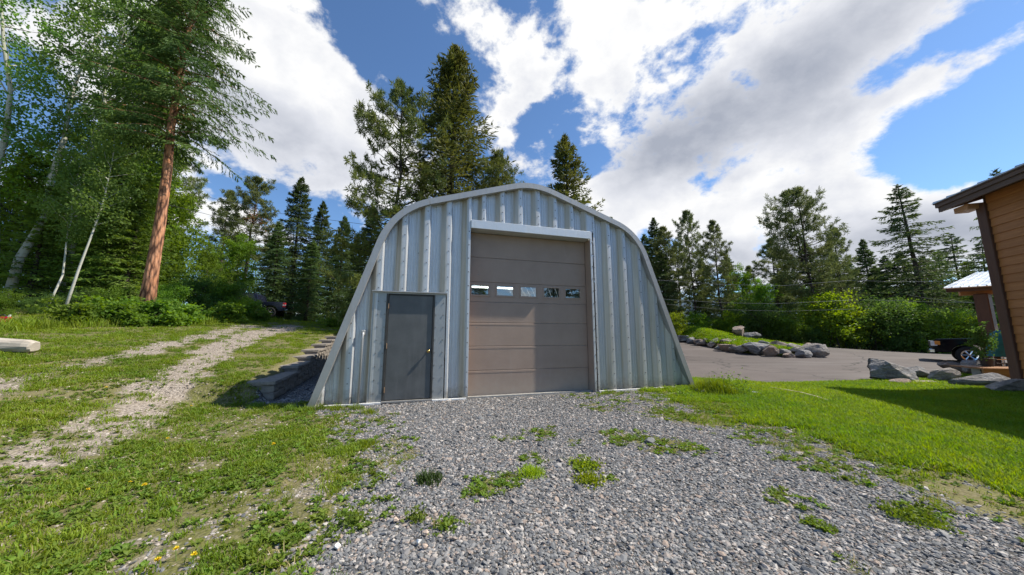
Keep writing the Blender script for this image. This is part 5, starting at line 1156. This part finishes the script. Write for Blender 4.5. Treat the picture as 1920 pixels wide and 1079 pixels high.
# ------------------------------------------------------------------ grass, gravel and weeds as scattered geometry
def blades(seed, n, h, w, spread, bend=.5):
    r = np.random.default_rng(seed); V = []; Fc = []
    for i in range(n):
        a = r.uniform(0, 6.283); o = np.clip(r.normal(size=2), -1.7, 1.7)*spread; hh = h*r.uniform(.5, 1.15)*(1.0 if spread < .06 else float(.35+.65*np.exp(-(o@o)/(2.2*spread*spread)))); ww = w*r.uniform(.7, 1.3)/2; d = np.array([math.cos(a), math.sin(a)]); s_ = np.array([-d[1], d[0]]); b_ = bend*hh*r.uniform(.3, 1.2)
        p0 = o; p1 = o+d*b_*.3; p2 = o+d*b_; k = len(V)
        V += [(*(p0-s_*ww), -.01), (*(p0+s_*ww), -.01), (*(p1+s_*ww*.9), hh*.55), (*(p1-s_*ww*.9), hh*.55), (*p2, hh)]
        Fc += [(k, k+1, k+2, k+3), (k+3, k+2, k+4)]
    me = bpy.data.meshes.new('blades'); me.from_pydata(V, [], Fc); me.update(); return me
def rosette(seed, n, l, w):
    r = np.random.default_rng(seed); V = []; Fc = []
    for i in range(n):
        a = i*2.4+r.normal()*.3; e = r.uniform(.15, .8); d = np.array([math.cos(a)*math.cos(e), math.sin(a)*math.cos(e), math.sin(e)]); s_ = np.array([-math.sin(a), math.cos(a), 0]); L_ = l*r.uniform(.6, 1.1); k = len(V); p = np.array([0, 0, .003])
        V += [tuple(p), tuple(p+d*L_*.45+s_*w*.5), tuple(p+d*L_*.8+s_*w*.42), tuple(p+d*L_-np.array([0, 0, L_*.25])), tuple(p+d*L_*.8-s_*w*.42), tuple(p+d*L_*.45-s_*w*.5)]; Fc.append(tuple(range(k, k+6)))
    me = bpy.data.meshes.new('rosette'); me.from_pydata(V, [], Fc); me.update(); return me
def stone_mesh(seed):
    r = np.random.default_rng(seed); bm = bmesh.new(); bmesh.ops.create_icosphere(bm, subdivisions=1, radius=1); pl = [(unit(r.normal(size=3)), r.uniform(.45, .8)) for _ in range(5)]
    for v in bm.verts:
        p = np.array(v.co)
        for n, d in pl:
            e = p@n-d
            if e > 0: p = p-n*e*.95
        v.co = p*np.array([1.0, .72, .42])
    me = bpy.data.meshes.new('stone'); bm.to_mesh(me); bm.free(); return me
def mat_stone():
    m = Mt('gravel_stone'); r = m.rand(); n = m.noise(m.coord(), 2.5, 3, .6)
    c_ = m.ramp(r, (0, (.070, .072, .076)), (1, (.54, .49, .44)), (.25, (.125, .130, .136)), (.48, (.195, .195, .197)), (.66, (.265, .258, .250)), (.80, (.34, .255, .20)), (.90, (.38, .35, .325)))
    r_ = c_.node.color_ramp; r_.interpolation = 'LINEAR'
    return m.fin(m.mix(m.rg(n, .35, .75), c_, m.mix(.4, c_, (.14, .14, .14))), .75, 0, .35)
M['stone'] = mat_stone()
def mat_drivestone():
    m = Mt('drive_stone'); r = m.rand(); return m.fin(m.ramp(r, (0, (.15, .125, .10)), (1, (.52, .46, .40)), (.4, (.26, .22, .185)), (.75, (.36, .31, .265))), .85, 0, .25)
M['drivestone'] = mat_drivestone()
def scatter(name, pts, rot, scl, meshes, mat):
    """points carry instances of small unlinked meshes"""
    col = bpy.data.collections.new(name+'_source')
    for i, me in enumerate(meshes):
        if not me.materials: me.materials.append(mat)
        col.objects.link(bpy.data.objects.new('%s_source_%02d' % (name, i), me))
    me = bpy.data.meshes.new(name); n = len(pts); me.vertices.add(n); me.vertices.foreach_set('co', np.asarray(pts, np.float32).ravel())
    a = me.attributes.new('rot', 'FLOAT_VECTOR', 'POINT'); a.data.foreach_set('vector', np.asarray(rot, np.float32).ravel())
    a = me.attributes.new('scl', 'FLOAT_VECTOR', 'POINT'); a.data.foreach_set('vector', np.asarray(scl, np.float32).ravel())
    me.update(); o = link(name, me)
    ng = bpy.data.node_groups.new(name, 'GeometryNodeTree'); ng.interface.new_socket('Geometry', in_out='INPUT', socket_type='NodeSocketGeometry'); ng.interface.new_socket('Geometry', in_out='OUTPUT', socket_type='NodeSocketGeometry')
    N = ng.nodes; L = ng.links; gi = N.new('NodeGroupInput'); go = N.new('NodeGroupOutput'); ip = N.new('GeometryNodeInstanceOnPoints'); ci = N.new('GeometryNodeCollectionInfo')
    ci.inputs['Collection'].default_value = col; ci.inputs['Separate Children'].default_value = True; ci.inputs['Reset Children'].default_value = True
    ip.inputs['Pick Instance'].default_value = True
    rv = N.new('FunctionNodeRandomValue'); rv.data_type = 'INT'; rv.inputs[4].default_value = 0; rv.inputs[5].default_value = len(meshes)-1
    def attr(nm):
        q = N.new('GeometryNodeInputNamedAttribute'); q.data_type = 'FLOAT_VECTOR'; q.inputs['Name'].default_value = nm; return q.outputs['Attribute']
    e2r = N.new('FunctionNodeEulerToRotation'); L.new(attr('rot'), e2r.inputs[0]); L.new(e2r.outputs[0], ip.inputs['Rotation']); L.new(attr('scl'), ip.inputs['Scale'])
    L.new(gi.outputs[0], ip.inputs['Points']); L.new(ci.outputs[0], ip.inputs['Instance']); L.new(rv.outputs[2], ip.inputs['Instance Index']); L.new(ip.outputs[0], go.inputs[0])
    md = o.modifiers.new('scatter', 'NODES'); md.node_group = ng
    return tag(o, kind='stuff')
def sample(n, x0, x1, y0, y1, r0=3.0, p=1.7):
    """points thinned with distance from the foreground"""
    out = []; tot = 0
    while tot < n:
        k = 400000; X = rng.uniform(x0, x1, k); Y = rng.uniform(y0, y1, k); d = np.hypot(X, Y); a = rng.random(k) < 1/(1+(d/r0)**p)
        a &= np.abs(X) < 1.72*Y+1.5
        X, Y = X[a], Y[a]; out.append((X, Y)); tot += len(X)
    X = np.concatenate([o[0] for o in out])[:n]; Y = np.concatenate([o[1] for o in out])[:n]; return X, Y
def rots(n, tilt=.0): return np.stack([rng.normal(size=n)*tilt, rng.normal(size=n)*tilt, rng.uniform(0, 6.283, n)], -1)
def outside(X, Y):
    t, b = shed_xy(X, Y); k = ~((t > -.05) & (t < 8.85) & (b > -.10) & (b < 11.6)); k &= ~in_poly(X, Y, ASPH)
    px, py = X-W0[0], Y-W0[1]; s_ = px*WD[0]+py*WD[1]; u = px*WN[0]+py*WN[1]; k &= ~((s_ > -.06) & (s_ < 11.6) & (u > -.56) & (u < .06)); return k
# gravel pad stones
X, Y = sample(270000, -6, 10, 1.2, 9.6, 2.8, 1.6); g, p_, d_ = cover(X, Y); k = (rng.random(len(X)) < np.clip(p_*1.25-.10, 0, 1)+.10*(g < .9)*(X > -2.5)*(Y < 8)) & outside(X, Y); X, Y = X[k], Y[k]; n = len(X)
dist = np.hypot(X, Y); s0 = .0098*np.exp(rng.normal(size=n)*.42)*(1+dist*.06)+.010*(rng.random(n) < .02); sc3 = np.stack([s0*rng.uniform(.8, 1.25, n), s0, s0*rng.uniform(.7, 1.3, n)], -1)
scatter('gravel', np.stack([X, Y, terrain(X, Y)+s0*.10], -1), rots(n, .28), sc3, [stone_mesh(200+i) for i in range(7)], M['stone'])
# drive stones
X, Y = sample(60000, -16, 0, 1.4, 26, 4, 1.5); g, p_, d_ = cover(X, Y); k = (rng.random(len(X)) < d_*.85+.22*(Y < 7)*g) & outside(X, Y); X, Y = X[k], Y[k]; n = len(X); dist = np.hypot(X, Y); s0 = (.010+.010*rng.random(n)**2)*(1+dist*.06)
scatter('drive_gravel', np.stack([X, Y, terrain(X, Y)], -1), rots(n, .25), np.stack([s0, s0, s0], -1), [stone_mesh(220+i) for i in range(5)], M['drivestone'])
# rough grass (left and in the gravel)
def dist_(X, Y): return np.hypot(X, Y)
def lawn_side(X, Y): return (X+(fbm(X, Y, 2.4, 91, 3)-.5)*3.2*np.clip(Y/7, .25, 1) > np.interp(Y, PADR[np.argsort(PADR[:, 1]), 1], PADR[np.argsort(PADR[:, 1]), 0])+.25)
X, Y = sample(150000, -34, 14, 1.3, 30, 4.5, 1.75); g, p_, d_ = cover(X, Y); cl_ = fbm(X, Y, 2.2, 31, 3); pr_ = np.clip(g*1.05-.05, 0, 1)*(.10+.90*sm((cl_-.36)/.26))*np.where((X > -3) & (p_ > .02), .6, 1)*np.where(dist_(X, Y) < 7, .62, 1); k = (rng.random(len(X)) < pr_) & outside(X, Y) & ~lawn_side(X, Y); X, Y = X[k], Y[k]; n = len(X); dist = np.hypot(X, Y)
s0 = (.40+.60*rng.random(n))*(1+dist*.05)*(.55+.6*cl_[k])*np.where(p_[k] > .05, .6, 1); scatter('rough_grass', np.stack([X, Y, terrain(X, Y)], -1), rots(n, .12), np.stack([s0*1.15, s0*1.15, s0*.85], -1), [blades(300+i, 13, .062, .0068, .032, .75) for i in range(5)], M['grass'])
# dry blades among them
X, Y = sample(24000, -20, 12, 1.3, 18, 4, 1.6); g, p_, d_ = cover(X, Y); k = (rng.random(len(X)) < np.where(lawn_side(X, Y), .35, 1)*g*.55*sm((fbm(X, Y, 1.1, 77, 3)-.38)/.2)) & outside(X, Y); X, Y = X[k], Y[k]; n = len(X); s0 = .6+.5*rng.random(n)
scatter('dry_grass', np.stack([X, Y, terrain(X, Y)], -1), rots(n, .3), np.stack([s0, s0, s0*.7], -1), [blades(320+i, 5, .07, .004, .035, 1.2) for i in range(3)], M['drygrass'])
# broad leaved weeds
X, Y = sample(60000, -18, 10, 1.3, 14, 3.5, 1.7); g, p_, d_ = cover(X, Y); k = (rng.random(len(X)) < np.clip(g*.9, 0, 1)*(.15+.85*sm((fbm(X, Y, 1.9, 55, 3)-.38)/.16))) & outside(X, Y) & ~lawn_side(X, Y); X, Y = X[k], Y[k]; n = len(X); s0 = .30+.75*rng.random(n)**1.5
scatter('broadleaf_weeds', np.stack([X, Y, terrain(X, Y)+.006], -1), rots(n, .15), np.stack([s0, s0, s0], -1), [rosette(340+i, 8+i, .062, .022) for i in range(4)], M['weed'])
# mown lawn at the right
X, Y = sample(110000, 0, 17, 2.0, 11.8, 5, 1.5); g, p_, d_ = cover(X, Y); k = (rng.random(len(X)) < np.clip(g*1.3-.2, 0, 1)) & outside(X, Y) & lawn_side(X, Y); X, Y = X[k], Y[k]; n = len(X); dist = np.hypot(X, Y)
s0 = (.75+.5*rng.random(n))*(1+dist*.035)*(.75+.5*fbm(X, Y, .9, 61, 3)); scatter('lawn_grass', np.stack([X, Y, terrain(X, Y)], -1), rots(n, .1), np.stack([s0*1.1, s0*1.1, s0*.8], -1), [blades(360+i, 15, .060, .0062, .036, .6) for i in range(5)], M['lawn'])
# island grass
X, Y, Z_ = isl_pt(rng.random(9000), rng.random(9000)*.95); s0 = 2.0+rng.random(9000)
scatter('island_grass', np.stack([X, Y, Z_-.02], -1), rots(9000, .1), np.stack([s0*1.3, s0*1.3, s0*.7], -1), [blades(380+i, 15, .055, .008, .035, .6) for i in range(3)], M['lawn'])
# tall grass fringe along the wood
X = rng.uniform(-34, -8, 9000); Y = rng.uniform(10, 27, 9000); kk = fbm(X, Y, .5, 71, 3)
edge = poly_dist(X, Y, [gpx(*q) for q in [(-60, 622), (60, 612), (200, 610), (330, 608), (440, 603), (500, 603)]]); k = (edge < .7) & outside(X, Y); X, Y = X[k], Y[k]; n = len(X); s0 = 3.0+2.5*rng.random(n)
scatter('tall_fringe_grass', np.stack([X, Y, terrain(X, Y)], -1), rots(n, .15), np.stack([s0, s0, s0], -1), [blades(390+i, 14, .07, .005, .035, .6) for i in range(3)], M['grass'])

# tufts that stand out one by one
def tuft(px, py, w, h, n, mat, label, seed, kind='blades', bend=.6, bw=.007, group='grass tufts in the gravel', cat='grass tuft', name='grass_tuft'):
    q = gpx(px, py); r = np.random.default_rng(seed)
    if kind == 'blades': me = blades(seed, n, h, bw, w*.28, bend)
    else:
        pos = np.stack([r.normal(size=n)*w*.3, r.normal(size=n)*w*.3, np.abs(r.normal(size=n))*h*.45], -1); me = mesh_np('tuft', sprays(pos, r.normal(size=(n, 3))+np.array([0, 0, .5]), bw*4.5, bw*2.6, r), quads(n))
    o = link(name, me, mat, None, (q[0], q[1], float(terrain(q[0], q[1])))); return tag(o, label, cat, group)
tuft(803, 905, .24, .11, 240, M['darkweed'], 'dark green weed clump alone in the gravel', 501, bw=.009, bend=.9)
tuft(998, 892, .26, .085, 520, M['moss'], 'bright yellow-green tuft in the middle of the gravel', 502, bend=.9, bw=.006)
tuft(1106, 905, .22, .05, 420, M['moss'], 'low bright tuft right of the middle tuft', 503, 'leaf'); tuft(1098, 875, .24, .05, 420, M['moss'], 'low bright patch above the right hand tuft', 504, 'leaf')
tuft(1718, 976, .26, .05, 900, M['weed'], 'vivid green creeping patch at lower right of the gravel', 505, 'leaf', bw=.006); tuft(660, 982, .18, .07, 260, M['weed'], 'leafy sprig at the left border of the gravel', 506, 'leaf'); tuft(780, 978, .12, .06, 150, M['weed'], 'small green sprig left of the gravel centre', 507, 'leaf'); tuft(835, 992, .16, .04, 170, M['weed'], 'reddish green creeping sprig below the small sprig', 508, 'leaf')
tuft(640, 850, .4, .07, 500, M['grass'], 'soft grass tuft at the upper left of the gravel', 509); tuft(685, 838, .35, .08, 420, M['grass'], 'grass tuft next to the gravel below the side door', 510)
tuft(1343, 738, .9, .42, 900, M['grass'], 'tall bright grass clump at the right corner of the shed', 511, bw=.009, bend=.55, group='tall grass beside the shed'); tuft(1375, 738, .7, .40, 600, M['weed'], 'bushy green weed right of the tall grass clump', 512, 'leaf', bw=.012, group='tall grass beside the shed'); tuft(1318, 733, .5, .36, 420, M['grass'], 'grass clump touching the shed corner', 513, bw=.008, group='tall grass beside the shed'); tuft(1283, 745, .35, .12, 260, M['weed'], 'low leafy weed in front of the right shed corner', 514, 'leaf', bw=.009, group='tall grass beside the shed'); tuft(1240, 748, .3, .08, 200, M['weed'], 'small weed at the wall base right of the garage door', 515, 'leaf', group='tall grass beside the shed')
for i, (px, py) in enumerate([(600, 768), (632, 770), (668, 768), (575, 772), (545, 770), (510, 768), (480, 765), (690, 776)]):
    tuft(px, py, .3, .13, 180, M['grass'] if i % 2 else M['weed'], '%s grass clump along the shed foot, counted from the wall end' % ['fourth', 'fifth', 'sixth', 'third', 'second', 'first', 'outermost', 'last'][i], 520+i, group='grass along the shed foot', bend=.8)
tuft(630, 612, 2.2, .7, 900, M['weed'], 'tall lit weeds between the retaining wall and spruces', 540, 'leaf', bw=.035, group='tall grass beside the shed')
# dandelions
def dandelion(px, py, label, s_=1.0, seed=0):
    q = gpx(px, py+6); o = empty('dandelion', (q[0], q[1], float(terrain(q[0], q[1]))), random.uniform(0, 6), label, 'flower', 'dandelions in the grass'); o.scale = (s_*.72,)*3
    MB().tube([(0, 0, 0), (.006, .003, .05), (.010, .004, .085)], .0028, 5).build('stem', M['stem'], o)
    r = np.random.default_rng(seed+600); n = 46; a = r.uniform(0, 6.283, n); e = r.uniform(.1, 1.3, n); d = np.stack([np.cos(a)*np.cos(e), np.sin(a)*np.cos(e), np.sin(e)*.7], -1)
    link('flower_head', mesh_np('flower_head', sprays(np.repeat([[.010, .004, .085]], n, 0), d, .024, .008, r), quads(n)), M['petal'], o)
for i, (a, b, lb, s_) in enumerate([(271, 921, 'dandelion at centre left, larger of the pair above the weeds', 1.2), (163, 930, 'dandelion left of the larger one in the weeds', .9), (240, 913, 'faint dandelion just left of the larger one', .8), (329, 1054, 'upper dandelion at the bottom edge', 1.1), (290, 1073, 'leftmost dandelion at the bottom edge', 1.1), (361, 1066, 'rightmost dandelion at the bottom edge', 1.1), (512, 841, 'dandelion in the grass right of the drive', 1.3), (314, 829, 'dandelion on the faded wheel track', 1.1), (196, 731, 'dandelion between the two wheel tracks', 1.3), (358, 764, 'dandelion at the right verge of the track', 1.2)]): dandelion(a, b, lb, s_, i)
print('SCENE DONE', len(bpy.data.objects))
